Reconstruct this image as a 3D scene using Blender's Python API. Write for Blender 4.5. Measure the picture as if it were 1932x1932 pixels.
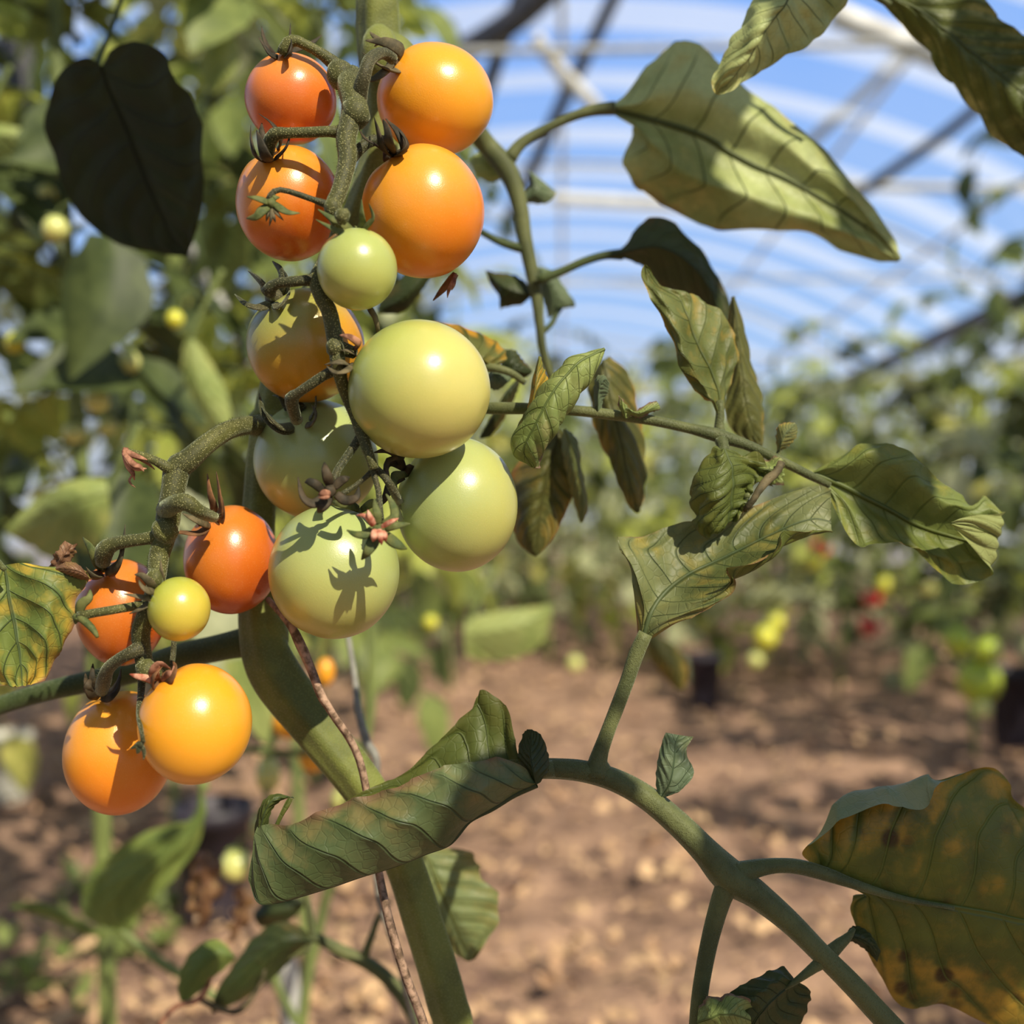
import bpy, math, random
import numpy as np
from mathutils import Vector, Matrix, noise as mn

for o in list(bpy.data.objects): bpy.data.objects.remove(o)
SC = bpy.context.scene
COL = SC.collection
F = 2071.0          # focal length in pixels of the 1932 px frame
H = 0.60            # height of the lens above the soil

# ------------------------------------------------------------------ camera
cam = bpy.data.cameras.new('camera'); camo = bpy.data.objects.new('camera', cam); COL.objects.link(camo)
camo.location = (0, 0, H); camo.rotation_euler = (math.pi/2, 0, 0)
cam.sensor_width = 36; cam.lens = 36*F/1932; cam.clip_start = 0.01; cam.clip_end = 200
cam.dof.use_dof = True; cam.dof.focus_distance = 0.322; cam.dof.aperture_fstop = 6.8
SC.camera = camo
# ------------------------------------------------------------------ sky
w = bpy.data.worlds.new('sky'); SC.world = w; w.use_nodes = True
nt = w.node_tree; nt.nodes.clear()
tc = nt.nodes.new('ShaderNodeTexCoord'); sx = nt.nodes.new('ShaderNodeSeparateXYZ'); nt.links.new(tc.outputs['Generated'], sx.inputs[0])
cr = nt.nodes.new('ShaderNodeValToRGB'); nt.links.new(sx.outputs['Z'], cr.inputs[0])
els = cr.color_ramp.elements
els[0].position = 0.0; els[0].color = (0.66, 0.72, 0.76, 1)
els[1].position = 0.5; els[1].color = (0.20, 0.42, 0.98, 1)
e = els.new(0.16); e.color = (0.36, 0.57, 0.94, 1)
e = els.new(0.72); e.color = (0.34, 0.36, 0.36, 1)
bg = nt.nodes.new('ShaderNodeBackground'); bg.inputs[1].default_value = 0.92
nt.links.new(cr.outputs[0], bg.inputs[0])
ow = nt.nodes.new('ShaderNodeOutputWorld'); nt.links.new(bg.outputs[0], ow.inputs[0])
# ------------------------------------------------------------------ sun
SUN = Vector((0.40, -0.63, 0.66)).normalized()
sl = bpy.data.lights.new('sun', 'SUN'); sl.energy = 5.5; sl.color = (1.0, 0.91, 0.72); sl.angle = math.radians(0.6)
so = bpy.data.objects.new('sun', sl); COL.objects.link(so); so.rotation_euler = SUN.to_track_quat('Z', 'Y').to_euler()
# ------------------------------------------------------------------ exposure
SC.view_settings.view_transform = 'Standard'; SC.view_settings.look = 'None'
SC.view_settings.exposure = 0.12; SC.view_settings.gamma = 1.0; SC.view_settings.use_curve_mapping = False
SC.cycles.max_bounces = 8; SC.cycles.transparent_max_bounces = 24; SC.cycles.use_denoising = True

# ================================================================== helpers
def P(px, py, D):
    return Vector(((px-966)/F*D, D, H-(py-966)/F*D))
def lin(r, g, b):
    f = lambda c: (c/255/12.92) if c/255 <= 0.04045 else ((c/255+0.055)/1.055)**2.4
    return (f(r), f(g), f(b), 1)
def link(name, me, mat=None, parent=None, loc=None):
    o = bpy.data.objects.new(name, me)
    if mat is not None and me is not None and not me.materials: me.materials.append(mat)
    COL.objects.link(o)
    if parent is not None:
        o.parent = parent
        o.matrix_parent_inverse = Matrix.Translation(-parent.location)
    if loc is not None: o.location = loc
    return o
def empty(name, loc):
    o = bpy.data.objects.new(name, None); COL.objects.link(o); o.location = loc; o.empty_display_size = 0.02
    return o
def tag(o, label=None, cat=None, group=None, kind=None):
    if label: o['label'] = label
    if cat: o['category'] = cat
    if group: o['group'] = group
    if kind: o['kind'] = kind
    return o
def mesh(name, V, Fc, smooth=True):
    me = bpy.data.meshes.new(name)
    me.from_pydata([tuple(v) for v in V], [], Fc); me.update()
    if smooth: me.polygons.foreach_set('use_smooth', [True]*len(me.polygons))
    return me
def crom(pts, t):
    """Catmull-Rom through pts (n,k) at parameters t in 0..1 (by index)"""
    pts = np.asarray(pts, float); n = len(pts)
    if n == 1: return np.repeat(pts, len(t), 0)
    x = np.clip(np.asarray(t), 0, 1)*(n-1); i = np.minimum(x.astype(int), n-2); f = (x-i)[:, None]
    p1 = pts[i]; p2 = pts[i+1]
    p0 = np.where((i > 0)[:, None], pts[np.maximum(i-1, 0)], 2*p1-p2)
    p3 = np.where((i < n-2)[:, None], pts[np.minimum(i+2, n-1)], 2*p2-p1)
    return 0.5*((2*p1)+(-p0+p2)*f+(2*p0-5*p1+4*p2-p3)*f*f+(-p0+3*p1-3*p2+p3)*f**3)

class MB:
    def __init__(s): s.V = []; s.F = []
    def tube(s, pts, rad, seg=12, n=None, flat=1.0, up=None, hairs=0, hl=0.001, seed=0, ridges=0, capf=True):
        pts = np.array([tuple(p) for p in pts], float); rad = np.atleast_1d(np.array(rad, float))
        L = np.sum(np.linalg.norm(np.diff(pts, axis=0), axis=1))
        if n is None: n = max(6, int(L/0.0022)); n = min(n, 160)
        t = np.linspace(0, 1, n)
        C = crom(pts, t); R = np.maximum(crom(rad[:, None], t)[:, 0], 1e-5)
        T = np.gradient(C, axis=0); T /= np.maximum(np.linalg.norm(T, axis=1), 1e-9)[:, None]
        u = np.array(up if up is not None else (0.13, -0.97, 0.2), float)
        base = len(s.V); rnd = random.Random(seed)
        fr = []
        for k in range(n):
            a = u-np.dot(u, T[k])*T[k]
            if np.linalg.norm(a) < 1e-4: a = np.cross(T[k], (1, 0, 0))
            a /= np.linalg.norm(a); b = np.cross(T[k], a); u = a; fr.append((a, b))
            for j in range(seg):
                th = 2*math.pi*j/seg
                rr = R[k]*(1+(0.09*math.cos(ridges*th+.6*math.sin(k*.05)) if ridges else 0))
                s.V.append(tuple(C[k]+b*math.cos(th)*rr+a*math.sin(th)*rr*flat))
        for k in range(n-1):
            for j in range(seg):
                j2 = (j+1) % seg
                s.F.append((base+k*seg+j, base+k*seg+j2, base+(k+1)*seg+j2, base+(k+1)*seg+j))
        s.F.append(tuple(base+j for j in range(seg))[::-1]); s.F.append(tuple(base+(n-1)*seg+j for j in range(seg)))
        for _ in range(hairs):
            k = rnd.randrange(n); th = rnd.random()*6.283; a, b = fr[k]
            nrm = b*math.cos(th)+a*math.sin(th)
            p = C[k]+T[k]*rnd.uniform(-1, 1)*L/n*0.5+nrm*R[k]*0.97
            d = nrm+T[k]*rnd.uniform(-.45, .45)+np.array([rnd.uniform(-.25, .25) for _ in range(3)])
            l = hl*rnd.uniform(0.3, 1.1)*(1.8 if rnd.random() < 0.06 else 1)
            sd = np.cross(d, T[k]); sd /= max(np.linalg.norm(sd), 1e-6)
            wv = 0.00004
            q = len(s.V); s.V += [tuple(p-sd*wv), tuple(p+sd*wv), tuple(p+d*l)]; s.F.append((q, q+1, q+2))
        return s
    def blob(s, c, r, seg=14, ring=9, sc=(1, 1, 1), amp=0.0, seed=0):
        base = len(s.V); c = Vector(c)
        for i in range(ring+1):
            ph = math.pi*i/ring
            for j in range(seg):
                th = 2*math.pi*j/seg
                d = Vector((math.sin(ph)*math.cos(th), math.sin(ph)*math.sin(th), math.cos(ph)))
                rr = r*(1+amp*mn.noise(d*2.1+Vector((seed, seed*.7, 0))))
                s.V.append(tuple(c+Vector((d.x*sc[0], d.y*sc[1], d.z*sc[2]))*rr))
        for i in range(ring):
            for j in range(seg):
                j2 = (j+1) % seg
                s.F.append((base+i*seg+j, base+(i+1)*seg+j, base+(i+1)*seg+j2, base+i*seg+j2))
        return s
    def box(s, c, x, y, z):
        b = len(s.V); c = Vector(c)
        for dx in (-1, 1):
            for dy in (-1, 1):
                for dz in (-1, 1): s.V.append(tuple(c+Vector((dx*x, dy*y, dz*z))))
        for q in ((0,1,3,2),(4,6,7,5),(0,4,5,1),(2,3,7,6),(0,2,6,4),(1,5,7,3)): s.F.append(tuple(b+i for i in q))
        return s
    def build(s, name, mat, parent=None, smooth=True):
        return link(name, mesh(name, s.V, s.F, smooth), mat, parent)

# ================================================================== materials
class N:
    """tiny node-graph helper"""
    def __init__(s, name):
        s.m = bpy.data.materials.new(name); s.m.use_nodes = True; s.t = s.m.node_tree; s.t.nodes.clear()
        s.out = s.t.nodes.new('ShaderNodeOutputMaterial')
    def n(s, typ, **kw):
        x = s.t.nodes.new(typ)
        for k, v in kw.items(): setattr(x, k, v)
        return x
    def l(s, a, b): s.t.links.new(a, b)
    def put(s, sock, v):
        if hasattr(v, 'links'): s.l(v, sock)
        else: sock.default_value = v
    def mth(s, op, a, b=None, c=None, clamp=False):
        x = s.n('ShaderNodeMath', operation=op, use_clamp=clamp); s.put(x.inputs[0], a)
        if b is not None: s.put(x.inputs[1], b)
        if c is not None: s.put(x.inputs[2], c)
        return x.outputs[0]
    def mix(s, f, a, b, blend='MIX'):
        x = s.n('ShaderNodeMix', data_type='RGBA', blend_type=blend); s.put(x.inputs[0], f); s.put(x.inputs[6], a); s.put(x.inputs[7], b)
        return x.outputs[2]
    def noise(s, scale, detail=4, rough=.55, vec=None, dist=0):
        x = s.n('ShaderNodeTexNoise'); x.inputs['Scale'].default_value = scale; x.inputs['Detail'].default_value = detail
        x.inputs['Roughness'].default_value = rough; x.inputs['Distortion'].default_value = dist
        s.l(vec if vec is not None else s.obj(), x.inputs['Vector']); return x.outputs['Fac']
    def obj(s):
        if not hasattr(s, '_tc'): s._tc = s.n('ShaderNodeTexCoord')
        return s._tc.outputs['Object']
    def ramp(s, v, lo, hi):
        x = s.n('ShaderNodeMapRange'); x.interpolation_type = 'SMOOTHSTEP'; s.put(x.inputs[0], v); s.put(x.inputs[1], lo); s.put(x.inputs[2], hi); return x.outputs[0]
    def bump(s, h, dist, strength=1.0, nrm=None):
        x = s.n('ShaderNodeBump'); x.inputs['Distance'].default_value = dist; x.inputs['Strength'].default_value = strength; s.l(h, x.inputs['Height'])
        if nrm is not None: s.l(nrm, x.inputs['Normal'])
        return x.outputs[0]
    def pr(s, col, rough=.5, spec=.5, **kw):
        x = s.n('ShaderNodeBsdfPrincipled'); s.put(x.inputs['Base Color'], col); s.put(x.inputs['Roughness'], rough); s.put(x.inputs['Specular IOR Level'], spec)
        for k, v in kw.items(): s.put(x.inputs[k.replace('_', ' ')], v)
        return x

def leaf_mat(name, g1, g2, yel, bro, ya=0.3, ba=0.25, vein=(60, 75, 35), va=.6, back=None, trans=.30, tcol=None, spots=0.0, N_=7, K=2.2, rough=.5, bumpd=.0006, fine=1.0):
    """leaf: lateral veins from the leaf's own UV (u along, v across), blotches, dry rim"""
    s = N(name)
    uv = s.n('ShaderNodeUVMap'); sp = s.n('ShaderNodeSeparateXYZ'); s.l(uv.outputs[0], sp.inputs[0])
    u = sp.outputs[0]; v = s.mth('ABSOLUTE', s.mth('MULTIPLY_ADD', sp.outputs[1], 2, -1))
    n1 = s.noise(75*fine, 5); n2 = s.noise(28*fine, 3); n3 = s.noise(330*fine, 3)
    vw = s.mth('MULTIPLY_ADD', n1, .10, v)
    ph = s.mth('SUBTRACT', s.mth('MULTIPLY', s.mth('MULTIPLY_ADD', n1, .03, u), N_), s.mth('MULTIPLY', s.mth('POWER', vw, 1.25), K))
    fr = s.mth('ABSOLUTE', s.mth('SUBTRACT', s.mth('FRACT', s.mth('ADD', ph, 50)), .5))     # .5 at a vein
    lat = s.mth('MULTIPLY', s.ramp(fr, .455, .497), s.ramp(v, 1.0, .75))
    mid = s.ramp(v, .035, .008)
    vor = s.n('ShaderNodeTexVoronoi', feature='DISTANCE_TO_EDGE'); vor.inputs['Scale'].default_value = 300*fine; s.l(s.obj(), vor.inputs['Vector'])
    net = s.mth('MULTIPLY', s.ramp(vor.outputs['Distance'], .09, .0), .16)
    vn = s.mth('MAXIMUM', s.mth('MAXIMUM', lat, mid), net)
    soft = s.ramp(fr, .25, .5)
    col = s.mix(s.ramp(n2, .35, .65), g1, g2)
    yb = s.mth('SUBTRACT', s.mth('ADD', s.mth('ADD', n1, s.mth('MULTIPLY', v, .22)), s.mth('MULTIPLY', n2, .5)), s.mth('MULTIPLY', soft, .16))
    thr = 1.12-ya*.55
    col = s.mix(s.mth('MULTIPLY', s.ramp(yb, thr-.16, thr+.16), .9), col, yel)
    eb = s.mth('ADD', s.mth('MULTIPLY_ADD', n1, .35, v), s.mth('MULTIPLY', n2, .28))
    thb = 1.47-ba*.7
    col = s.mix(s.mth('MULTIPLY', s.ramp(eb, thb-.07, thb+.08), .9), col, bro)
    if spots:
        vs = s.n('ShaderNodeTexVoronoi'); vs.inputs['Scale'].default_value = 95; s.l(s.obj(), vs.inputs['Vector'])
        col = s.mix(s.mth('MULTIPLY', s.mth('MULTIPLY', s.ramp(vs.outputs['Distance'], .38, .18), s.ramp(n2, .5, .62)), spots), col, lin(58, 38, 16))
    n4 = s.noise(170*fine, 4, .65)
    col = s.mix(s.mth('MULTIPLY', s.ramp(n4, .48, .72), .35), col, s.mix(.45, col, yel))
    col = s.mix(s.mth('MULTIPLY', n3, .35), col, s.mix(.5, col, (0.02, .02, .01, 1)))
    col = s.mix(s.mth('MULTIPLY', vn, va), col, vein)
    if back is not None:
        ge = s.n('ShaderNodeNewGeometry'); colf = s.mix(s.mth('MULTIPLY', ge.outputs['Backfacing'], .8), col, s.mix(s.mth('MULTIPLY', vn, .3), back, vein))
    else: colf = col
    h = s.mth('SUBTRACT', s.mth('MULTIPLY_ADD', n3, .25, s.mth('MULTIPLY', n1, .4)), s.mth('MULTIPLY', vn, .8))
    nb = s.bump(h, bumpd, .8)
    b = s.pr(colf, rough, .35, Normal=nb)
    tr = s.n('ShaderNodeBsdfTranslucent'); s.put(tr.inputs[0], s.mix(.5, colf, tcol if tcol else col)); s.l(nb, tr.inputs['Normal'])
    mx = s.n('ShaderNodeMixShader'); mx.inputs[0].default_value = trans; s.l(b.outputs[0], mx.inputs[1]); s.l(tr.outputs[0], mx.inputs[2])
    s.l(mx.outputs[0], s.out.inputs[0]); return s.m

def stem_mat(name, c1, c2, spk, spa=.5, rough=.6, scale=1.0):
    s = N(name)
    n1 = s.noise(60*scale, 4); n2 = s.noise(1500*scale, 2)
    vo = s.n('ShaderNodeTexVoronoi'); vo.inputs['Scale'].default_value = 1700*scale; s.l(s.obj(), vo.inputs['Vector'])
    dots = s.ramp(vo.outputs['Distance'], .38, .12)
    col = s.mix(s.ramp(n1, .35, .65), c1, c2); col = s.mix(s.mth('MULTIPLY', dots, spa), col, spk)
    b = s.pr(col, rough, .3, Normal=s.bump(s.mth('ADD', dots, n2), .00025, .7))
    b.inputs['Sheen Weight'].default_value = .35; b.inputs['Sheen Roughness'].default_value = .4; b.inputs['Sheen Tint'].default_value = (.8, .9, .6, 1)
    s.l(b.outputs[0], s.out.inputs[0]); return s.m

def tom_mat(name, top, bot, spread=.25, blot=.25, rough=.30, sss=.10, off=0.0):
    s = N(name)
    at = s.n('ShaderNodeAttribute', attribute_name='grad')
    n1 = s.noise(60, 4); n2 = s.noise(260, 3); n3 = s.noise(2600, 2)
    f = s.ramp(s.mth('MULTIPLY_ADD', s.mth('SUBTRACT', n1, .5), 1.3*blot+.2, at.outputs['Fac']), off-spread-.5, off+spread+.5)
    col = s.mix(f, bot, top)
    vo = s.n('ShaderNodeTexVoronoi'); vo.inputs['Scale'].default_value = 1300; s.l(s.obj(), vo.inputs['Vector'])
    col = s.mix(s.mth('MULTIPLY', s.ramp(vo.outputs['Distance'], .32, .08), .10), col, s.mix(.5, col, (1, .85, .45, 1)))
    col = s.mix(s.mth('MULTIPLY', s.ramp(n2, .45, .7), .18), col, s.mix(.5, col, top))
    nb = s.bump(s.mth('MULTIPLY_ADD', n2, .5, n3), .00007, .55)
    b = s.pr(col, rough, .5, Normal=nb)
    b.inputs['Subsurface Weight'].default_value = sss; b.inputs['Subsurface Radius'].default_value = (1.0, .55, .18); b.inputs['Subsurface Scale'].default_value = .003
    b.inputs['Coat Weight'].default_value = .25; b.inputs['Coat Roughness'].default_value = .22
    s.l(b.outputs[0], s.out.inputs[0]); return s.m

def plain(name, c1, c2=None, rough=.6, scale=20, trans=0, spec=.4, bumpd=0, emis=None):
    s = N(name); n1 = s.noise(scale, 4)
    col = s.mix(s.ramp(n1, .35, .65), c1, c2 if c2 else c1)
    b = s.pr(col, rough, spec)
    if bumpd: s.l(s.bump(n1, bumpd), b.inputs['Normal'])
    o = b.outputs[0]
    if trans:
        tr = s.n('ShaderNodeBsdfTranslucent'); s.l(col, tr.inputs[0]); mx = s.n('ShaderNodeMixShader'); mx.inputs[0].default_value = trans
        s.l(o, mx.inputs[1]); s.l(tr.outputs[0], mx.inputs[2]); o = mx.outputs[0]
    s.l(o, s.out.inputs[0]); return s.m

def film_mat(name, clear, col=(.9, .94, 1, 1)):
    s = N(name)
    n1 = s.noise(.9, 3)
    t = s.n('ShaderNodeBsdfTransparent'); d = s.n('ShaderNodeBsdfTranslucent'); d.inputs[0].default_value = col
    d2 = s.n('ShaderNodeBsdfDiffuse'); d2.inputs[0].default_value = col
    m0 = s.n('ShaderNodeMixShader'); m0.inputs[0].default_value = .4; s.l(d.outputs[0], m0.inputs[1]); s.l(d2.outputs[0], m0.inputs[2])
    mx = s.n('ShaderNodeMixShader'); s.l(s.mth('MULTIPLY_ADD', n1, .14, clear-.07), mx.inputs[0]); s.l(m0.outputs[0], mx.inputs[1]); s.l(t.outputs[0], mx.inputs[2])
    s.l(mx.outputs[0], s.out.inputs[0]); return s.m

# ================================================================== leaves
def leaf(D0, lines, vs=None, g=(0, 0), c=None, cup=0.0, nu=70, nv=36, ser=.05, nser=9, quilt=.0006, NV=7, K=2.2, wav=.0, seed=0, flip=False, rib_r=None):
    """surface lofted through longitudinal lines (edge .. rib .. edge), each a list of (px, py[, dmm])"""
    lines = [[(p[0], p[1], (p[2] if len(p) > 2 else 0)) for p in L] for L in lines]
    m = len(lines)
    if vs is None: vs = np.linspace(-1, 1, m) if m > 1 else [0]
    if c is None:
        a = np.array([q for L in lines for q in L]); c = (a[:, 0].mean(), a[:, 1].mean())
    W = []
    for L in lines:
        pts = [tuple(P(x, y, D0+d/1000+(g[0]*(x-c[0])+g[1]*(y-c[1]))/1000)) for x, y, d in L]
        W.append(pts)
    u = np.linspace(0, 1, nu)
    G = np.stack([crom(W[i], u) for i in range(m)], 1)             # nu, m, 3
    # across: parameter positions of lines
    vs = np.array(vs, float); vq = np.linspace(-1, 1, nv)
    idx = np.interp(vq, vs, np.linspace(0, 1, m))
    S = np.stack([crom(G[k], idx) for k in range(nu)], 0)           # nu,nv,3
    rib = np.stack([S[k, np.argmin(abs(vq))] for k in range(nu)], 0)
    rs = random.Random(seed)
    # serrated rim
    for k in range(nu):
        z = u[k]*nser; sv = (abs((z % 1)-.35)-.25)*1.6
        for sgn in (-1, 1):
            nz = mn.noise(Vector((u[k]*9, seed*3.1+sgn, 0)))*.9
            f = ser*(sv+nz)*math.sin(math.pi*min(1, max(0, u[k]*.96+.02)))
            sel = (np.sign(vq) == sgn)
            wgt = (np.abs(vq[sel])**3)[:, None]
            S[k, sel] += (S[k, sel]-rib[k])*f*wgt
    du = np.gradient(S, axis=0); dv = np.gradient(S, axis=1)
    nr = np.cross(du, dv); nl = np.linalg.norm(nr, axis=2, keepdims=True); nr = nr/np.maximum(nl, 1e-9)
    A = np.abs(vq)
    ph = (u[:, None]*NV-(A[None, :]**1.25)*K) % 1.0
    dome = np.sin(np.pi*ph)                                         # 0 on a vein
    dome = np.abs(dome)**.7
    env = np.sin(np.pi*np.clip(u, .0, 1))[:, None]**.5*np.minimum(1, A*6)[None, :]
    hh = quilt*dome*env
    if cup: hh = hh+cup*(np.sin(np.pi*A)**1)[None, :]*np.sin(np.pi*u)[:, None]
    if wav:
        wv = np.zeros((nu, nv))
        for k in range(nu):
            for j in range(0, nv):
                wv[k, j] = mn.noise(Vector((u[k]*6, vq[j]*2.2, seed*5.3)))
        hh = hh+wav*wv*(.25+A[None, :]**1.5)*np.minimum(1, u*6)[:, None]
    S = S+nr*hh[:, :, None]*(-1 if flip else 1)
    V = S.reshape(-1, 3); Fc = []
    for k in range(nu-1):
        for j in range(nv-1):
            q = (k*nv+j, k*nv+j+1, (k+1)*nv+j+1, (k+1)*nv+j)
            Fc.append(q[::-1] if flip else q)
    VV_ = np.tile((vq+1)/2, nu); UU_ = np.repeat(u, nv)
    if rib_r != 0:
        Ls = np.sum(np.linalg.norm(np.diff(rib, axis=0), axis=1)); r0 = Ls*(.011 if rib_r is None else rib_r)
        jm = int(np.argmin(abs(vq))); seg = 8; q0 = len(V); extra = []; T = np.gradient(S[:, jm], axis=0); T /= np.maximum(np.linalg.norm(T, axis=1), 1e-9)[:, None]
        for k in range(nu):
            a = nr[k, jm]; b_ = np.cross(T[k], a); r = r0*(1-.88*u[k])
            for j in range(seg): th = 2*math.pi*j/seg; extra.append(S[k, jm]+(a*math.cos(th)+b_*math.sin(th))*r)
        V = np.concatenate([V, np.array(extra)]); UU_ = np.concatenate([UU_, np.repeat(u, seg)]); VV_ = np.concatenate([VV_, np.full(nu*seg, .5)])
        for k in range(nu-1):
            for j in range(seg): j2 = (j+1) % seg; Fc.append((q0+k*seg+j, q0+k*seg+j2, q0+(k+1)*seg+j2, q0+(k+1)*seg+j))
    me = mesh('leaf', V, Fc)
    uvl = me.uv_layers.new(name='UVMap')
    li = np.zeros(len(me.loops), int); me.loops.foreach_get('vertex_index', li)
    UU = UU_[li]; VV = VV_[li]
    uvl.data.foreach_set('uv', np.stack([UU, VV], 1).astype(np.float32).ravel())
    return me

def grow(pts, D0, rad, seed=0, **kw):
    """pixel path -> world path"""
    return [P(p[0], p[1], D0+(p[2]/1000 if len(p) > 2 else 0)) for p in pts], [r*D0/F for r in rad]

# ================================================================== greenhouse shell
AX = Vector((math.sin(math.radians(2.6)), math.cos(math.radians(2.6)), 0)); AXR = Vector((AX.y, -AX.x, 0))
ARC_R = 6.3; HALF = 3.6; PEAK = H+2.82
def arch_z(x): return PEAK-(ARC_R-math.sqrt(max(0, ARC_R**2-x*x)))
def GP(x, y, z): return AXR*x+AX*y+Vector((0, 0, z))
Y0, Y1 = 2.2, 30.0
M_film = film_mat('greenhouse film', .955); M_lap = film_mat('doubled film', .56, (.95, .97, 1, 1)); M_wallfilm = film_mat('hazy side film', .35, (.80, .86, .92, 1))
M_galv = plain('galvanised steel', lin(150, 150, 148), lin(190, 188, 180), .45, 30)
M_white = plain('white painted pipe', lin(225, 222, 212), lin(200, 196, 186), .5, 12)
M_dark = plain('dark steel', lin(62, 62, 66), lin(88, 84, 84), .6, 12)
def soil_mat():
    s = N('dry crumbly soil')
    a = s.noise(3.2, 5, .6); b = s.noise(14, 5, .65); c = s.noise(70, 4, .6)
    col = s.mix(s.ramp(b, .35, .65), lin(124, 98, 86), lin(180, 146, 122))
    col = s.mix(s.mth('MULTIPLY', s.ramp(a, .45, .68), .6), col, lin(88, 68, 60))
    col = s.mix(s.mth('MULTIPLY', s.ramp(c, .56, .70), .7), col, lin(222, 182, 140))
    b_ = s.pr(col, .95, .15, Normal=s.bump(s.mth('ADD', b, c), .012, .9)); s.l(b_.outputs[0], s.out.inputs[0]); return s.m
def build_floor():
    xs = np.sign(np.linspace(-1, 1, 240))*np.abs(np.linspace(-1, 1, 240))**1.5*9
    t_ = np.linspace(0, 1, 330); ys = np.sign(t_-.18)*np.abs((t_-.18)/.82)**1.75*30+.9; ys[ys < .9] = (ys[ys < .9]-.9)*4.5+.9
    V = []; Fc = []
    for y in ys:
        for x in xs:
            q = Vector((x, y, 0))
            z = .035*mn.noise(q*1.3)+.030*mn.fractal(q*5.5, 1.0, 2.0, 3)+.016*abs(mn.noise(q*17))
            V.append((x, y, z-.02))
    n = len(xs)
    for j in range(len(ys)-1):
        for i in range(n-1): Fc.append((j*n+i, j*n+i+1, (j+1)*n+i+1, (j+1)*n+i))
    tag(link('floor', mesh('floor', V, Fc), soil_mat()), kind='structure')
build_floor()
def arch_sheet(y0, y1, off, x0=-HALF, x1=HALF, n=40):
    V = []; Fc = []
    for i in range(n+1):
        x = x0+(x1-x0)*i/n
        for y in (y0, y1): V.append(tuple(GP(x, y, arch_z(x)+off)))
    for i in range(n): Fc.append((2*i, 2*i+1, 2*i+3, 2*i+2))
    return mesh('ceiling', V, Fc)
tag(link('ceiling', arch_sheet(Y0, Y1, 0), M_film), kind='structure')
ti = 0
def trim(name_mesh, mat):
    global ti
    ti += 1
    return tag(link('trim_%d' % ti, name_mesh, mat), kind='structure')
yy = 5.05; k = 0
while yy < Y1:
    wd = .40 if k % 2 else .30
    trim(arch_sheet(yy, yy+wd, .012), M_lap); yy += 1.0 if yy < 12 else 1.6; k += 1
def pipe(pts, r, mat, seg=8, n=24):
    b = MB(); b.tube(pts, [r], seg, n); me = mesh('pipe', b.V, b.F); return trim(me, mat)
for y in (4.4, 8.8, 13.2, 17.6, 22, 26.4):       # hoops with their tie rods
    pipe([GP(x, y, arch_z(x)-.03) for x in np.linspace(-HALF, HALF, 15)], .02, M_galv)
    pipe([GP(-HALF, y, 3.0-.55), GP(HALF, y, 3.0-.55)], .016, M_galv)
    for s_ in (-1, 1): pipe([GP(s_*HALF, y, 0), GP(s_*HALF, y, arch_z(HALF))], .03, M_galv, n=6)
for s_ in (-1, 1):                                # gutter beams along the eaves
    pipe([GP(s_*HALF, Y0, arch_z(HALF)-.02), GP(s_*HALF, Y1, arch_z(HALF)-.02)], .085, M_dark, n=8)
pipe([GP(0, Y0, PEAK-.04), GP(0, Y1, PEAK-.04)], .02, M_white, n=8)
for x in (1.9, 2.9, -1.9): pipe([GP(x, Y0, arch_z(x)-.04), GP(x, Y1, arch_z(x)-.04)], .018, M_white, n=8)
# truss under the ridge, and the braces that show between the leaves
pipe([P(1175, -40, 5.2), P(1110, 95, 5.4), P(1035, 250, 5.7), P(960, 420, 6.0)], .035, M_dark)
pipe([P(1080, -60, 4.6), P(960, 45, 4.9), P(850, 110, 5.2), P(700, 190, 5.5)], .060, M_dark)
pipe([P(985, -20, 4.9), P(945, 90, 5.2), P(900, 230, 5.7), P(880, 300, 6)], .040, M_dark)
pipe([P(1010, 70, 5.2), P(1060, 135, 5.3), P(1130, 205, 5.4)], .035, M_white)
pipe([P(1860, 190, 5.2), P(1770, 262, 5.4), P(1610, 372, 5.8)], .030, M_dark)
pipe([P(1700, 100, 6.8), P(1640, 165, 7), P(1520, 275, 7.4)], .036, M_galv)
pipe([P(1570, 25, 4.6), P(1680, 70, 4.6), P(1810, 125, 4.6), P(1960, 190, 4.6)], .050, M_white)
pipe([P(1400, 352, 7.5), P(1600, 350, 7.5), P(1990, 358, 7.5)], .032, M_galv)
pipe([P(1040, 372, 8), P(1190, 380, 8), P(1330, 388, 8)], .045, M_white)
pipe([P(0, -160, 2.4), P(28, 40, 2.4), P(48, 250, 2.4)], .045, M_dark)
# side and end film walls
for nm, x in (('wall_left', -HALF), ('wall_right', HALF)):
    V = [GP(x, Y0-1.2, 0), GP(x, Y1, 0), GP(x, Y1, arch_z(HALF)), GP(x, Y0-1.2, arch_z(HALF))]
    tag(link(nm, mesh(nm, V, [(0, 1, 2, 3)]), M_wallfilm), kind='structure')
V = [GP(-HALF, Y1, 0), GP(HALF, Y1, 0)]+[GP(x, Y1, arch_z(x)) for x in np.linspace(HALF, -HALF, 21)]
tag(link('wall_back', mesh('wall_back', V, [tuple(range(len(V)))]), M_wallfilm), kind='structure')

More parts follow.
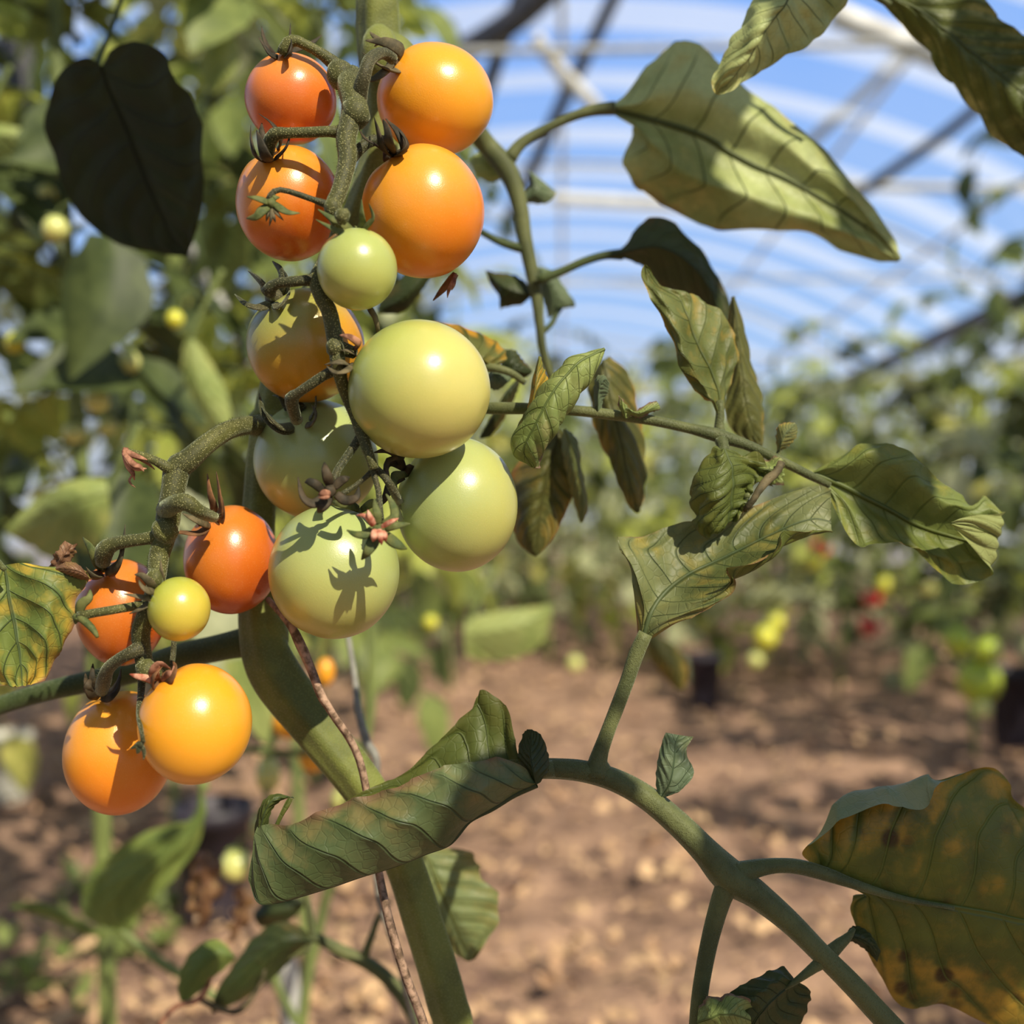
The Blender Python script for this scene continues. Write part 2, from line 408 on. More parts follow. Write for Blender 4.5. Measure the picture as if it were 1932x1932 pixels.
# ================================================================== the near tomato plant
M_stem = stem_mat('green stem', lin(116, 122, 56), lin(92, 98, 46), lin(200, 196, 120), .30)
M_truss = stem_mat('downy truss stem', lin(88, 88, 42), lin(66, 66, 34), lin(204, 196, 130), .55)
M_dtruss = stem_mat('dark downy pedicel', lin(52, 54, 30), lin(66, 62, 38), lin(160, 150, 105), .5)
M_peti = stem_mat('petiole', lin(98, 102, 60), lin(72, 78, 44), lin(150, 150, 100), .10)
M_pdark = stem_mat('dark petiole', lin(50, 62, 30), lin(66, 78, 38), lin(120, 130, 80), .2)
M_wither = plain('withered flower', lin(196, 140, 110), lin(120, 78, 58), .8, 300, .15)
M_pink = plain('dried pink petal', lin(232, 180, 150), lin(186, 96, 70), .7, 400, .25)
M_sep_d = plain('dark sepal', lin(44, 40, 28), lin(74, 62, 44), .7, 260, .05, .3, .0003)
M_sep_g = plain('green sepal', lin(72, 84, 44), lin(110, 112, 62), .7, 260, .1, .3, .0003)
M_sep_b = plain('brown sepal', lin(136, 92, 58), lin(92, 66, 42), .75, 260, .1, .3, .0003)
M_sep_gb = plain('grey brown sepal', lin(112, 100, 72), lin(72, 66, 46), .75, 260, .1, .3, .0003)

plant = empty('tomato_plant', (-.02, .45, 0))
tag(plant, 'tall green tomato plant in front with thick stem, carrying the orange and green fruit', 'tomato plant')

def stemtube(name, pts, D0, rad, mat, parent=plant, hairs=0, hl=.0009, seg=16, seed=1, ridges=0, nm=None):
    w_, r_ = grow(pts, D0, rad)
    b = MB(); b.tube(w_, r_, seg, hairs=hairs, hl=hl, seed=seed, ridges=ridges)
    return b.build(name, mat, parent)
main = stemtube('main_stem', [(700, -400, 60), (712, -60, 40), (716, 60, 40), (722, 180, 42), (716, 300, 42), (668, 440, 44), (600, 560, 42), (540, 680, 40), (508, 800, 36), (492, 940, 36), (488, 1080, 34), (493, 1185, 32), (520, 1270, 30), (600, 1375, 28), (690, 1490, 26), (756, 1610, 28), (800, 1740, 30), (842, 1880, 32), (862, 1990, 34), (900, 2500, 40), (930, 3560, 50)],
    .335, [36, 42, 46, 44, 40, 38, 36, 34, 33, 33, 35, 43, 50, 46, 42, 38, 39, 40, 40, 42, 44], M_stem, hairs=2600, seg=24, ridges=5, hl=.0006)
# bulges where side shoots leave the stem
for (x, y, d, r, sc) in ((740, 118, 37, 56, (1, .8, 1.1)), (500, 1200, 32, 50, (1, .8, 1.2)), (502, 800, 34, 38, (1, .8, 1)), (716, 100, 26, 44, (.9, .8, 1.3))):
    b = MB(); b.blob(P(x, y, .335+d/1000), r*.335/F, sc=sc, amp=.1, seed=x); b.build('node', M_stem, main)
br = stemtube('side_shoot', [(505, 1205, 36), (455, 1213, 36), (400, 1225, 38), (330, 1240, 42), (250, 1268, 46), (150, 1290, 48), (60, 1312, 50), (-40, 1345, 52), (-200, 1400, 60)], .335, [42, 31, 28, 27, 25, 23, 21, 20, 18], M_pdark, hairs=500, seg=18)

# ---- first truss
TR1 = [((662, 148, 14), (660, 165, 4), (668, 195, 0), (662, 225, -2), (653, 262, -4), (655, 305, -6), (640, 362, -10), (628, 392, -12), (640, 430, -8), (622, 480, -4), (598, 525, -6), (606, 560, -8), (622, 590, -8), (634, 655, -8), (640, 700, -8), (652, 745, -4), (668, 785, -4), (683, 820, -6), (698, 862, -8), (706, 885, -8))]
TR1R = [26, 24, 24, 20, 19, 17, 15, 15, 14, 14, 14, 14, 15, 15, 13, 10, 9, 11, 9, 9]
tr1 = stemtube('fruit_truss', TR1[0], .315, TR1R, M_truss, hairs=5000, seg=18, hl=.0010)
def knuckle(par, mat, D0, x, y, r, amp=.15, sc=(1, 1, 1.1)):
    b = MB(); b.blob(P(x, y, D0), r*D0/F, sc=sc, amp=amp, seed=x); b.build('knuckle', mat, par)
for a_ in ((.313, 672, 214, 27), (.325, 642, 142, 26), (.302, 628, 392, 17), (.293, 646, 408, 14, .3), (.306, 632, 655, 17)): knuckle(tr1, M_truss, *a_)
def pedicel(pts, D0, rad, mat=M_truss, parent=tr1, hairs=350, seed=1):
    return stemtube('pedicel', pts, D0, rad, mat, parent, hairs, .0006, 12, seed)
pedicel([(650, 150, 14), (632, 122, 12), (604, 100, 10), (575, 84, 8), (556, 76, 8), (542, 84, 8), (534, 104, 9)], .318, [19, 15, 11, 10, 11, 13, 13], seed=2)
pedicel([(672, 205, 0), (680, 170, -4), (688, 140, -6), (698, 112, -4), (722, 100, 2), (742, 112, 6)], .318, [20, 15, 13, 12, 11, 11], M_dtruss, seed=3)
pedicel([(655, 250, -2), (620, 248, -4), (580, 250, -4), (540, 251, -4), (518, 254, -3), (508, 272, 0), (506, 292, 4)], .318, [14, 10, 10, 10, 13, 13, 12], seed=4)
pedicel([(655, 308, -6), (672, 288, -4), (692, 270, -2), (712, 264, 0), (728, 272, 3)], .318, [14, 11, 10, 11, 12], M_dtruss, seed=5)
pedicel([(630, 390, -12), (606, 382, -14), (575, 371, -16), (545, 361, -17), (524, 358, -18), (513, 366, -18), (509, 378, -18)], .318, [13, 6, 5.5, 5, 5, 6, 8], M_dtruss, seed=6)
pedicel([(600, 528, -8), (578, 529, -10), (548, 532, -10), (518, 536, -8), (506, 552, -6)], .318, [13, 10, 9.5, 10, 15], M_dtruss, seed=7)
pedicel([(638, 695, -8), (612, 708, -8), (585, 726, -8), (562, 742, -6), (550, 752, -4), (553, 772, 0), (560, 792, 6)], .318, [12, 9.5, 9.5, 9.5, 13, 12, 12], M_dtruss, seed=8)
pedicel([(636, 655, -8), (652, 660, -8), (668, 666, -6)], .318, [15, 13, 11], M_truss, seed=9)
pedicel([(630, 700, -6), (648, 696, -7), (672, 690, -4)], .318, [10, 8, 7], M_sep_gb, hairs=0)
pedicel([(682, 820, -6), (668, 842, -9), (650, 868, -10), (635, 890, -12), (630, 912, -14)], .318, [9, 8, 7.5, 7, 9], M_dtruss, seed=10)
pedicel([(704, 880, -8), (718, 892, -8), (730, 905, -10), (742, 926, -8), (752, 945, 0)], .318, [8, 7, 7, 8, 9], M_dtruss, seed=11)
pedicel([(703, 882, -8), (707, 900, -9), (714, 925, -10), (716, 955, -12), (716, 985, -14)], .318, [7, 5.5, 5.5, 6, 9], M_dtruss, seed=12)
pedicel([(703, 888, -8), (685, 905, -8), (665, 920, -9), (640, 935, -12)], .318, [6, 4.5, 4.5, 5], M_dtruss, seed=13)
pedicel([(730, 900, -8), (728, 880, -6), (735, 866, -4), (760, 862, 2)], .318, [6, 5, 5, 5], M_sep_d, hairs=0)
pedicel([(684, 560, -4), (698, 583, -8), (709, 602, -8), (714, 628, -6)], .318, [3, 6, 5, 4], M_sep_gb, hairs=0)

# ---- second truss
tr2 = stemtube('fruit_truss', [(505, 803, 32), (470, 802, 18), (430, 812, 8), (390, 838, 2), (356, 868, 0), (335, 885, 0), (326, 930, -2), (318, 975, -2), (312, 1010, -2), (300, 1050, -2), (296, 1085, -6), (290, 1120, -10), (276, 1160, -12), (266, 1190, -10), (268, 1225, -8), (276, 1268, -8)], .322,
    [24, 19, 18, 19, 22, 25, 22, 23, 20, 19, 17, 16, 17, 17, 16, 16], M_truss, hairs=6000, seg=18, hl=.0012)
for a_ in ((.318, 312, 1000, 24, .2), (.310, 277, 1266, 20, .3), (.306, 292, 1092, 17, .3)): knuckle(tr2, M_truss, *a_)
def ped2(pts, rad, mat=M_truss, seed=1, hairs=350, D0=.320): return stemtube('pedicel', pts, D0, rad, mat, tr2, hairs, .0009, 12, seed)
ped2([(328, 890, 0), (302, 874, -2), (275, 862, -2), (250, 855, -2), (234, 850, -2)], [14, 9, 8, 7, 5], seed=21)
ped2([(312, 962, -2), (332, 950, -10), (352, 948, -12), (372, 962, -10), (392, 972, -2), (404, 976, 4)], [18, 17, 16, 13, 12, 10], seed=22)
ped2([(308, 1010, 0), (278, 1016, 0), (248, 1020, 0), (215, 1026, 2), (198, 1038, 4), (194, 1062, 8)], [17, 12, 12, 14, 18, 14], seed=23)
ped2([(268, 1142, -12), (240, 1146, -14), (205, 1152, -16), (170, 1158, -16), (148, 1162, -16)], [9, 8, 8, 8, 9], seed=24)
ped2([(148, 1162, -16), (160, 1172, -17), (176, 1188, -18), (184, 1202, -19)], [8, 7, 6, 3], M_sep_g, seed=25, hairs=120)
ped2([(266, 1222, -8), (246, 1232, -10), (224, 1244, -8), (204, 1262, -4), (196, 1284, 2), (192, 1302, 12)], [15, 12, 11, 12, 14, 13], M_dtruss, seed=26)
ped2([(276, 1262, -8), (290, 1266, -8), (302, 1272, -4)], [14, 12, 10], seed=27)
ped2([(328, 1206, 20), (327, 1232, 20), (324, 1256, 16)], [5.5, 5.5, 5], M_dtruss, seed=28, hairs=40)
ped2([(268, 1275, 0), (266, 1310, -4), (262, 1350, -14), (268, 1385, -24), (270, 1400, -24)], [8, 6.5, 5, 3.5, 4], M_dtruss, seed=29, hairs=60)

def sepal(pts, D0, wid, mat, parent, flat=.30, up=None, name='sepal'):
    w_, _ = grow(pts, D0, [1]); n = len(pts)
    prof = [0.75, 1.0, .9, .62, .12] if n > 2 else [1, .1]
    b = MB(); b.tube(w_, [wid*q*D0/F for q in prof], 8, 16, flat=flat, up=up); return b.build(name, mat, parent)

def wither(D0, c, sepals, petals, mat_s, mat_p, parent, hub=9):
    b = MB(); b.blob(P(c[0], c[1], D0), hub*D0/F, amp=.3, seed=c[0])
    r = b.build('withered_flower', mat_s, parent)
    for s_ in sepals: sepal(s_[1], D0, s_[0], mat_s, r)
    for s_ in petals: sepal(s_[1], D0, s_[0], mat_p, r, .5, name='petal')
    return r
wither(.299, (512, 384), [(8, [(508, 382), (496, 378, -2), (480, 373, -3), (466, 371, -2)]), (10, [(506, 388), (494, 398, -2), (482, 409, -2), (465, 412, 0)]), (8, [(518, 384), (530, 394, -2), (545, 401, -2), (566, 402, -1)]), (6, [(514, 376), (520, 372, 0), (528, 372, 2)])],
       [(4, [(508, 392), (505, 406, -1), (502, 418, 0)]), (4, [(513, 392), (512, 408, -2), (508, 427, -1)]), (4, [(516, 392), (524, 404, -2), (535, 416, -1)]), (4, [(512, 394), (516, 408, -2), (520, 420, -1)])], M_sep_g, M_sep_gb, tr1, 10)
wither(.300, (622, 926), [(10, [(622, 915), (618, 900, -2), (614, 885, -2), (612, 872, 0)]), (9, [(612, 928), (596, 914, -2), (582, 908, -2), (575, 910, 0)]), (10, [(612, 936), (592, 950, -2), (572, 938, -3), (562, 900, 0)]), (12, [(620, 936), (612, 950, -2), (604, 960, -2), (599, 967, 0)]), (10, [(634, 932), (652, 944, 0), (672, 938, 0), (677, 918, 2)]), (9, [(630, 920), (642, 908, 0), (652, 903, 0), (660, 900, 2)])],
       [(7, [(622, 930, -3), (610, 930, -5), (600, 934, -4)]), (6, [(620, 934, -3), (612, 938, -5), (600, 938, -4)])], M_sep_d, M_wither, tr1, 12)
wither(.296, (715, 1000), [(9, [(706, 996), (690, 1008, -2), (672, 1008, -2), (654, 1000, 0)]), (12, [(710, 1008), (702, 1026, -2), (692, 1042, -3), (682, 1056, -1)]), (11, [(724, 1006), (742, 1022, -2), (756, 1030, -2), (768, 1036, 0)]), (8, [(726, 998), (744, 992, -1), (758, 990, 0), (774, 988, 0)]), (8, [(714, 990), (712, 970, -1), (708, 955, 0), (706, 940, 0)]), (9, [(722, 990), (744, 975, 0), (740, 950, 2), (728, 932, 2)])],
       [(6, [(706, 990, -3), (698, 975, -5), (694, 962, -5)]), (5, [(704, 992, -2), (690, 974, -4), (672, 972, -3)]), (8, [(714, 1000, -3), (718, 1012, -5), (720, 1028, -4)]), (8, [(708, 1000, -3), (706, 1012, -5), (703, 1022, -4)]), (5, [(720, 994, -3), (738, 984, -5), (752, 978, -4)]), (6, [(722, 1002, -3), (726, 1012, -5), (728, 1022, -4)])], M_sep_g, M_pink, tr1, 12)
wither(.318, (238, 852), [(6, [(232, 850), (246, 856, -2), (262, 862, -2), (280, 868, -1)]), (5, [(236, 856), (258, 862, 2), (276, 872, 2), (292, 886, 3)])],
       [(7, [(234, 854, -1), (246, 872, -3), (258, 884, -3), (277, 884, -2)]), (6, [(234, 856, -1), (242, 878, -2), (250, 892, -2), (254, 906, 0)]), (6, [(236, 858, -2), (252, 876, -4), (264, 880, -4), (272, 890, -3)]), (2.2, [(250, 896, 0), (244, 906, 0), (248, 914, 0), (256, 920, 0)])], M_wither, M_wither, tr2, 8)
wither(.304, (146, 1165), [(10, [(148, 1158), (154, 1140, -1), (168, 1128, -1), (170, 1112, 0)]), (5, [(144, 1166), (143, 1172, 0), (142, 1178, 0)])], [], M_sep_g, M_wither, tr2, 9)
wither(.296, (266, 1404), [(4, [(264, 1400), (256, 1408, 0), (244, 1413, 0)]), (4, [(268, 1406), (272, 1420, 0), (271, 1434, 0)]), (5, [(264, 1404), (261, 1416, 0), (258, 1422, 0)])], [], M_dtruss, M_wither, tr2, 6)
wither(.340, (858, 520), [(8, [(860, 516), (850, 530, 0), (834, 548, 0), (817, 567, 0)])], [(4, [(860, 518, -2), (852, 536, -4), (846, 550, -4), (844, 562, -3)]), (4, [(858, 520, -2), (856, 536, -4), (852, 548, -4)])], M_sep_b, M_wither, tr1, 5)

# ================================================================== tomatoes
O1 = dict(top=lin(236, 118, 34), bot=lin(224, 92, 22)); O2 = dict(top=lin(240, 150, 30), bot=lin(246, 156, 40))
def tomato(label, c, r, D, stem, mat, sepals, smat, group=None, hub=13):
    """c, r in px; stem = direction of the calyx (x right, y away, z up); sepals = (width, path)"""
    cx, cy = c; tx, ty = (cx-966)/F, (cy-966)/F
    rx = r[0]*D/F/(1+tx*tx*.5); rz = r[1]*D/F/(1+ty*ty*.5); ry = (rx+rz)/2
    C = P(cx, cy, D); sd = Vector(stem).normalized()
    t = empty('tomato', C); tag(t, label, 'tomato', group)
    q = sd.to_track_quat('Z', 'Y'); V = []; Fc = []; gr = []; seg, ring = 72, 48
    for i in range(ring+1):
        ph = math.pi*i/ring
        for j in range(seg):
            th = 2*math.pi*j/seg
            dl = Vector((math.sin(ph)*math.cos(th), math.sin(ph)*math.sin(th), math.cos(ph)))
            d = q@dl
            f = 1-.10*math.exp(-(ph/.26)**2)+.012*mn.noise(d*1.7+C*40)+.006*math.cos(5*th)*math.sin(ph)**2*(dl.z > 0)*dl.z-.012*math.exp(-((math.pi-ph)/.12)**2)
            V.append(C+Vector((d.x*rx, d.y*ry, d.z*rz))*f); gr.append(dl.z)
    for i in range(ring):
        for j in range(seg):
            j2 = (j+1) % seg; Fc.append((i*seg+j, (i+1)*seg+j, (i+1)*seg+j2, i*seg+j2))
    me = mesh('fruit', V, Fc); a = me.attributes.new('grad', 'FLOAT', 'POINT'); a.data.foreach_set('value', gr)
    link('fruit', me, mat, t)
    hubp = C+Vector((sd.x*rx, sd.y*ry, sd.z*rz))*.93
    b = MB(); b.blob(hubp, hub*D/F, sc=(1, 1, 1), amp=.3, seed=cx); cal = b.build('calyx', smat, t)
    for s_ in sepals: sepal(s_[1], D, s_[0], s_[2] if len(s_) > 2 else smat, cal)
    return t
m_or = tom_mat('orange tomato skin', lin(224, 132, 54), lin(210, 100, 32))
m_or2 = tom_mat('amber tomato skin', lin(238, 160, 38), lin(240, 164, 40))
m_or3 = tom_mat('orange amber skin', lin(234, 156, 46), lin(232, 128, 24), off=.05)
m_or5 = tom_mat('orange skin dark below', lin(228, 148, 44), lin(204, 94, 20), off=.15)
m_or4 = tom_mat('deep orange skin', lin(208, 118, 38), lin(188, 84, 20))
m_gr = tom_mat('pale green skin', lin(164, 174, 90), lin(200, 190, 106), .3, .3, .30, .10)
m_gr2 = tom_mat('pale grey green skin', lin(160, 172, 104), lin(182, 178, 98), .3, .3, .32, .10)
m_sm = tom_mat('small green skin', lin(164, 174, 98), lin(174, 178, 92), .3, .4, .30, .10)
m_yg = tom_mat('small yellow green skin', lin(166, 170, 68), lin(204, 182, 68), .3, .3, .30, .10)
m_turn = tom_mat('turning skin', lin(150, 150, 74), lin(206, 140, 16), .12, .25, .34, .10, off=.22)

tomato('uppermost orange tomato left of the stem, its calyx standing up with thin curled sepals', (549, 187), (87, 88), .338, (-.12, -.1, 1), m_or,
    [(9, [(530, 108, -8), (512, 104, -12), (500, 88, -12), (488, 70, -8)]), (8, [(524, 108, 0), (508, 92, -4), (498, 72, -4), (494, 50, -2)]), (10, [(538, 104, -8), (546, 92, -12), (547, 68, -10), (548, 44, -4)]), (8, [(540, 108, -12), (546, 104, -16), (550, 90, -16), (550, 72, -14)]), (7, [(550, 98, 0), (572, 88, 6), (590, 80, 10), (607, 66, 12)])], M_sep_d)
tomato('large amber tomato at the top right of the cluster, with a dark looped calyx', (821, 189), (110, 108), .345, (-.75, -.25, .62), m_or2,
    [(14, [(752, 118, -8), (756, 96, -14), (728, 80, -16), (690, 76, -12)]), (12, [(752, 118, -8), (748, 134, -14), (718, 124, -18), (682, 98, -16)]), (8, [(742, 118, -12), (722, 138, -18), (700, 150, -20), (664, 150, -18)]), (7, [(740, 90, -8), (720, 78, -10), (706, 68, -8), (698, 60, -6)]), (8, [(756, 110, -4), (748, 88, -4), (724, 76, -6), (706, 88, -4)])], M_sep_gb)
tomato('orange tomato under a horizontal stalk, a small withered flower hanging before it', (545, 384), (100, 111), .335, (-.38, -.35, .88), m_or5,
    [(10, [(506, 304, -10), (484, 296, -18), (474, 268, -20), (473, 236, -14)]), (11, [(508, 306, -12), (502, 296, -22), (492, 272, -24), (484, 246, -20)]), (9, [(512, 304, -10), (532, 288, -18), (544, 268, -20), (548, 238, -16)]), (8, [(506, 296, -4), (500, 270, -6), (494, 250, -6), (494, 232, -4)]), (8, [(516, 290, -6), (530, 268, -14), (516, 236, -18), (488, 214, -12)])], M_sep_d)
tomato('largest orange tomato, right of the stem just above the small green tomato', (798, 400), (116, 128), .328, (-.52, -.3, .80), m_or3,
    [(12, [(736, 292, -10), (722, 280, -18), (714, 252, -20), (706, 222, -14)]), (12, [(742, 290, -12), (734, 270, -22), (730, 246, -24), (722, 226, -18)]), (11, [(750, 286, -8), (764, 280, -14), (752, 250, -16), (728, 224, -12)]), (8, [(728, 288, -6), (710, 274, -16), (690, 262, -18), (676, 242, -14)]), (9, [(744, 292, -8), (756, 290, -16), (768, 272, -18), (752, 246, -16)])], M_sep_d, hub=16)
tomato('small round pale green tomato in the middle of the cluster, beneath the orange ones', (674, 508), (76, 78), .302, (-.05, .2, 1), m_sm,
    [(9, [(666, 436, -2), (648, 424, -4), (626, 412, -5), (600, 395, -4)]), (9, [(662, 438, -3), (642, 438, -6), (622, 428, -7), (596, 414, -5)]), (9, [(678, 434, 0), (684, 420, -2), (682, 400, -4), (682, 376, -2)]), (9, [(684, 434, -1), (694, 424, -4), (704, 410, -6), (696, 384, -5)]), (9, [(660, 440, -3), (642, 450, -5), (628, 456, -4), (616, 460, 0)])], M_sep_g, hub=15)
tomato('half ripe tomato turning from pale green to amber, behind the dark truss stem', (577, 652), (112, 108), .340, (-.48, -.35, .82), m_turn,
    [(12, [(512, 566, -8), (504, 552, -16), (492, 532, -18), (468, 511, -12)]), (11, [(508, 572, -10), (490, 580, -16), (466, 574, -16), (443, 555, -10)]), (11, [(522, 560, -4), (532, 540, -8), (530, 512, -8), (514, 493, -4)]), (9, [(528, 564, -4), (542, 548, -8), (542, 526, -10), (532, 506, -8)]), (9, [(518, 572, -14), (526, 580, -18), (542, 560, -16), (546, 548, -12)])], M_dtruss, hub=20)
tomato('biggest pale yellow green tomato, foremost in the middle of the cluster', (791, 735), (134, 131), .312, (-.9, .2, .32), m_gr,
    [(8, [(664, 696, 2), (650, 684, -8), (630, 684, -10), (612, 688, -6)]), (8, [(666, 658, 0), (678, 650, -6), (660, 636, -10), (640, 632, -8), ], M_wither), (7, [(668, 686, -2), (652, 700, -12), (632, 702, -12), (616, 690, -8)]), (7, [(672, 670, 0), (662, 664, -6), (650, 660, -8), (640, 664, -6)])], M_sep_gb, hub=12)
tomato('pale green tomato behind the withered flower, below a long curved dark sepal', (597, 868), (118, 114), .352, (-.26, -.45, .85), m_gr2,
    [(13, [(560, 800, -12), (530, 812, -22), (500, 786, -22), (489, 742, -14)]), (11, [(556, 802, -14), (530, 806, -24), (508, 786, -26), (494, 768, -20)]), (8, [(574, 794, -10), (588, 786, -16), (596, 760, -18), (592, 728, -14)]), (8, [(572, 802, -14), (588, 800, -20), (596, 782, -20), (588, 764, -16)], M_sep_gb), (6, [(548, 782, -6), (540, 768, -6), (528, 748, -6), (514, 746, -4)])], M_dtruss, hub=18)
tomato('large green tomato at the lower right of the cluster, partly shaded by the one above', (862, 952), (115, 127), .338, (-.8, -.25, .52), m_gr2,
    [(8, [(764, 890, -4), (750, 860, -12), (730, 850, -14), (705, 854, -10)]), (9, [(766, 894, -8), (744, 900, -16), (748, 930, -20), (762, 980, -18)], M_sep_g), (9, [(760, 900, -10), (738, 912, -18), (726, 940, -22), (706, 962, -22)]), (8, [(762, 884, -6), (736, 872, -12), (728, 900, -16), (734, 930, -16)])], M_sep_d, hub=12)
tomato('big pale green tomato lowest of the main cluster, a pink dried flower resting on it', (631, 1078), (124, 127), .326, (.35, .1, .93), m_gr2,
    [(9, [(676, 960, -4), (660, 952, -8), (640, 950, -8), (624, 944, -4)]), (8, [(682, 962, -4), (700, 950, -8), (716, 948, -10), (724, 936, -8)])], M_sep_g, hub=12)
tomato('glossy deep orange tomato between the second truss and the big green fruit', (437, 1056), (90, 103), .346, (-.55, -.35, .75), m_or4,
    [(10, [(400, 984, -8), (416, 968, -14), (414, 930, -16), (408, 890, -12)]), (9, [(398, 984, -8), (404, 960, -12), (396, 930, -14), (391, 894, -10)]), (8, [(396, 990, -10), (376, 1006, -16), (340, 1004, -18), (300, 1003, -14)]), (8, [(396, 992, -12), (380, 986, -18), (360, 976, -20), (344, 968, -18)], M_sep_gb), (7, [(406, 986, -10), (420, 980, -12), (420, 950, -14), (411, 916, -14)])], M_sep_b, hub=12)
tomato('deep orange tomato behind the small yellow green one and the truss stem', (230, 1155), (86, 101), .345, (-.25, -.35, .85), m_or4,
    [(11, [(196, 1078, -10), (186, 1064, -16), (172, 1036, -18), (156, 1014, -14)], M_sep_g), (10, [(200, 1080, -12), (222, 1066, -20), (232, 1032, -22), (236, 990, -18)], M_sep_gb), (10, [(192, 1082, -12), (174, 1086, -16), (150, 1080, -16), (106, 1072, -10)], M_sep_b), (9, [(206, 1082, -12), (218, 1076, -16), (228, 1056, -18), (226, 1036, -16)], M_sep_b), (9, [(190, 1086, -12), (182, 1090, -18), (170, 1082, -20), (162, 1070, -18)])], M_sep_gb, hub=14)
tomato('tiny round yellow green tomato hanging on the second truss', (338, 1149), (60, 61), .308, (-.7, .1, .65), m_yg,
    [(8, [(294, 1112, -2), (282, 1098, -6), (268, 1086, -7), (254, 1084, -6)]), (7, [(292, 1126, -2), (276, 1128, -6), (256, 1124, -7), (232, 1120, -5)]), (6, [(300, 1104, 0), (306, 1090, -2), (304, 1074, -3), (303, 1056, -2)]), (6, [(290, 1132, -1), (276, 1142, -4), (262, 1150, -5), (244, 1158, -4)]), (9, [(292, 1116, -3), (278, 1114, -8), (268, 1106, -9), (262, 1094, -8)])], M_sep_gb, hub=13)
tomato('bottom left orange tomato, half in the shade of its amber neighbour', (225, 1419), (105, 119), .347, (-.20, -.1, .97), m_or3,
    [(9, [(186, 1316, -4), (172, 1310, -10), (164, 1290, -12), (161, 1270, -8)]), (8, [(184, 1314, -2), (176, 1296, -6), (174, 1276, -8), (175, 1252, -6)]), (9, [(200, 1312, -4), (214, 1304, -10), (224, 1284, -12), (228, 1262, -8)]), (8, [(192, 1318, -8), (208, 1316, -14), (222, 1300, -14), (224, 1280, -12)]), (8, [(178, 1316, -6), (166, 1300, -12), (168, 1288, -12), (172, 1280, -10)])], M_sep_d, hub=13)
tomato('bright amber tomato lowest on the second truss, with a dry brown calyx', (369, 1365), (108, 115), .312, (-.5, -.1, .85), m_or2,
    [(10, [(298, 1286, -2), (290, 1270, -8), (300, 1252, -10), (322, 1262, -8)], M_wither), (9, [(302, 1290, -4), (322, 1282, -10), (330, 1262, -10), (326, 1248, -6)]), (7, [(292, 1288, -4), (278, 1280, -6), (258, 1276, -7), (244, 1272, -6)], M_pink), (9, [(300, 1290, -6), (288, 1294, -8), (290, 1276, -12), (306, 1258, -10)]), (7, [(306, 1286, -6), (318, 1272, -10), (326, 1270, -10), (328, 1256, -10)], M_wither)], M_sep_b, hub=12)

# ================================================================== leaf materials
G_ = lin
ML_up = leaf_mat('sunlit underside of upper leaf', G_(190, 200, 132), G_(142, 152, 84), G_(190, 180, 104), G_(130, 88, 40), .14, .16, lin(62, 74, 30), .85, trans=.22, N_=9, K=2.4, bumpd=.0005)
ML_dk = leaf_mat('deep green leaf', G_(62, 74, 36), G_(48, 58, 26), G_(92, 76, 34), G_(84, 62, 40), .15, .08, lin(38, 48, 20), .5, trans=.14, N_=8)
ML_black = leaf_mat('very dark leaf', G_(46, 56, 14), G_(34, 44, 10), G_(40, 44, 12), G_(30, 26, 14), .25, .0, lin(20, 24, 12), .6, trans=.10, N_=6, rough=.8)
ML_yel = leaf_mat('yellowing leaf', G_(130, 134, 62), G_(96, 108, 48), G_(206, 156, 40), G_(170, 110, 60), .42, .18, lin(92, 100, 50), .5, back=G_(116, 128, 84), trans=.28, N_=8)
ML_gold = leaf_mat('golden backlit leaf', G_(112, 116, 58), G_(70, 76, 26), G_(214, 156, 40), G_(150, 104, 60), .22, .10, lin(70, 76, 28), .5, trans=.35, N_=7)
ML_gold2 = leaf_mat('green and gold leaf', G_(122, 130, 74), G_(78, 86, 30), G_(206, 156, 46), G_(206, 160, 60), .10, .24, lin(78, 90, 44), .55, trans=.28, N_=7)
ML_roll = leaf_mat('rolled leaf underside', G_(106, 116, 78), G_(80, 92, 58), G_(130, 118, 78), G_(138, 108, 86), .16, .12, lin(52, 68, 40), .75, back=G_(70, 80, 26), trans=.16, N_=9, K=2.6, bumpd=.0005)
ML_roll2 = leaf_mat('rolled leaf with brown rim', G_(102, 114, 74), G_(76, 90, 52), G_(130, 118, 72), G_(116, 84, 64), .20, .22, lin(48, 62, 36), .75, back=G_(76, 84, 26), trans=.14, N_=9, K=2.6, bumpd=.0006)
ML_curl = leaf_mat('curled leaf with purple edge', G_(150, 162, 92), G_(118, 134, 70), G_(170, 156, 106), G_(120, 88, 78), .22, .42, lin(76, 92, 44), .7, trans=.24, N_=9, K=2.6, bumpd=.0008)
ML_mid = leaf_mat('mottled mid leaf', G_(124, 130, 84), G_(84, 94, 50), G_(168, 152, 72), G_(150, 98, 78), .30, .24, lin(66, 84, 52), .6, back=G_(86, 96, 36), trans=.26, N_=10, spots=.35, bumpd=.0007)
ML_term = leaf_mat('yellow green end leaf', G_(124, 136, 70), G_(78, 90, 30), G_(156, 148, 60), G_(170, 110, 80), .24, .10, lin(84, 96, 42), .6, back=G_(160, 166, 104), trans=.28, N_=8)
ML_low = leaf_mat('yellowing leaf with brown spots', G_(112, 116, 42), G_(82, 90, 36), G_(186, 144, 48), G_(110, 78, 38), .28, .12, lin(96, 108, 46), .65, back=G_(126, 140, 108), trans=.12, N_=6, K=2.8, spots=.9)
ML_left = leaf_mat('autumnal left leaf', G_(122, 136, 62), G_(90, 110, 58), G_(224, 186, 70), G_(150, 104, 84), .40, .30, lin(68, 84, 56), .75, trans=.22, N_=5, K=2.4)
ML_hang = leaf_mat('hanging leaf', G_(104, 106, 54), G_(82, 84, 40), G_(150, 128, 58), G_(168, 110, 56), .26, .22, lin(66, 68, 30), .5, trans=.26, N_=8)
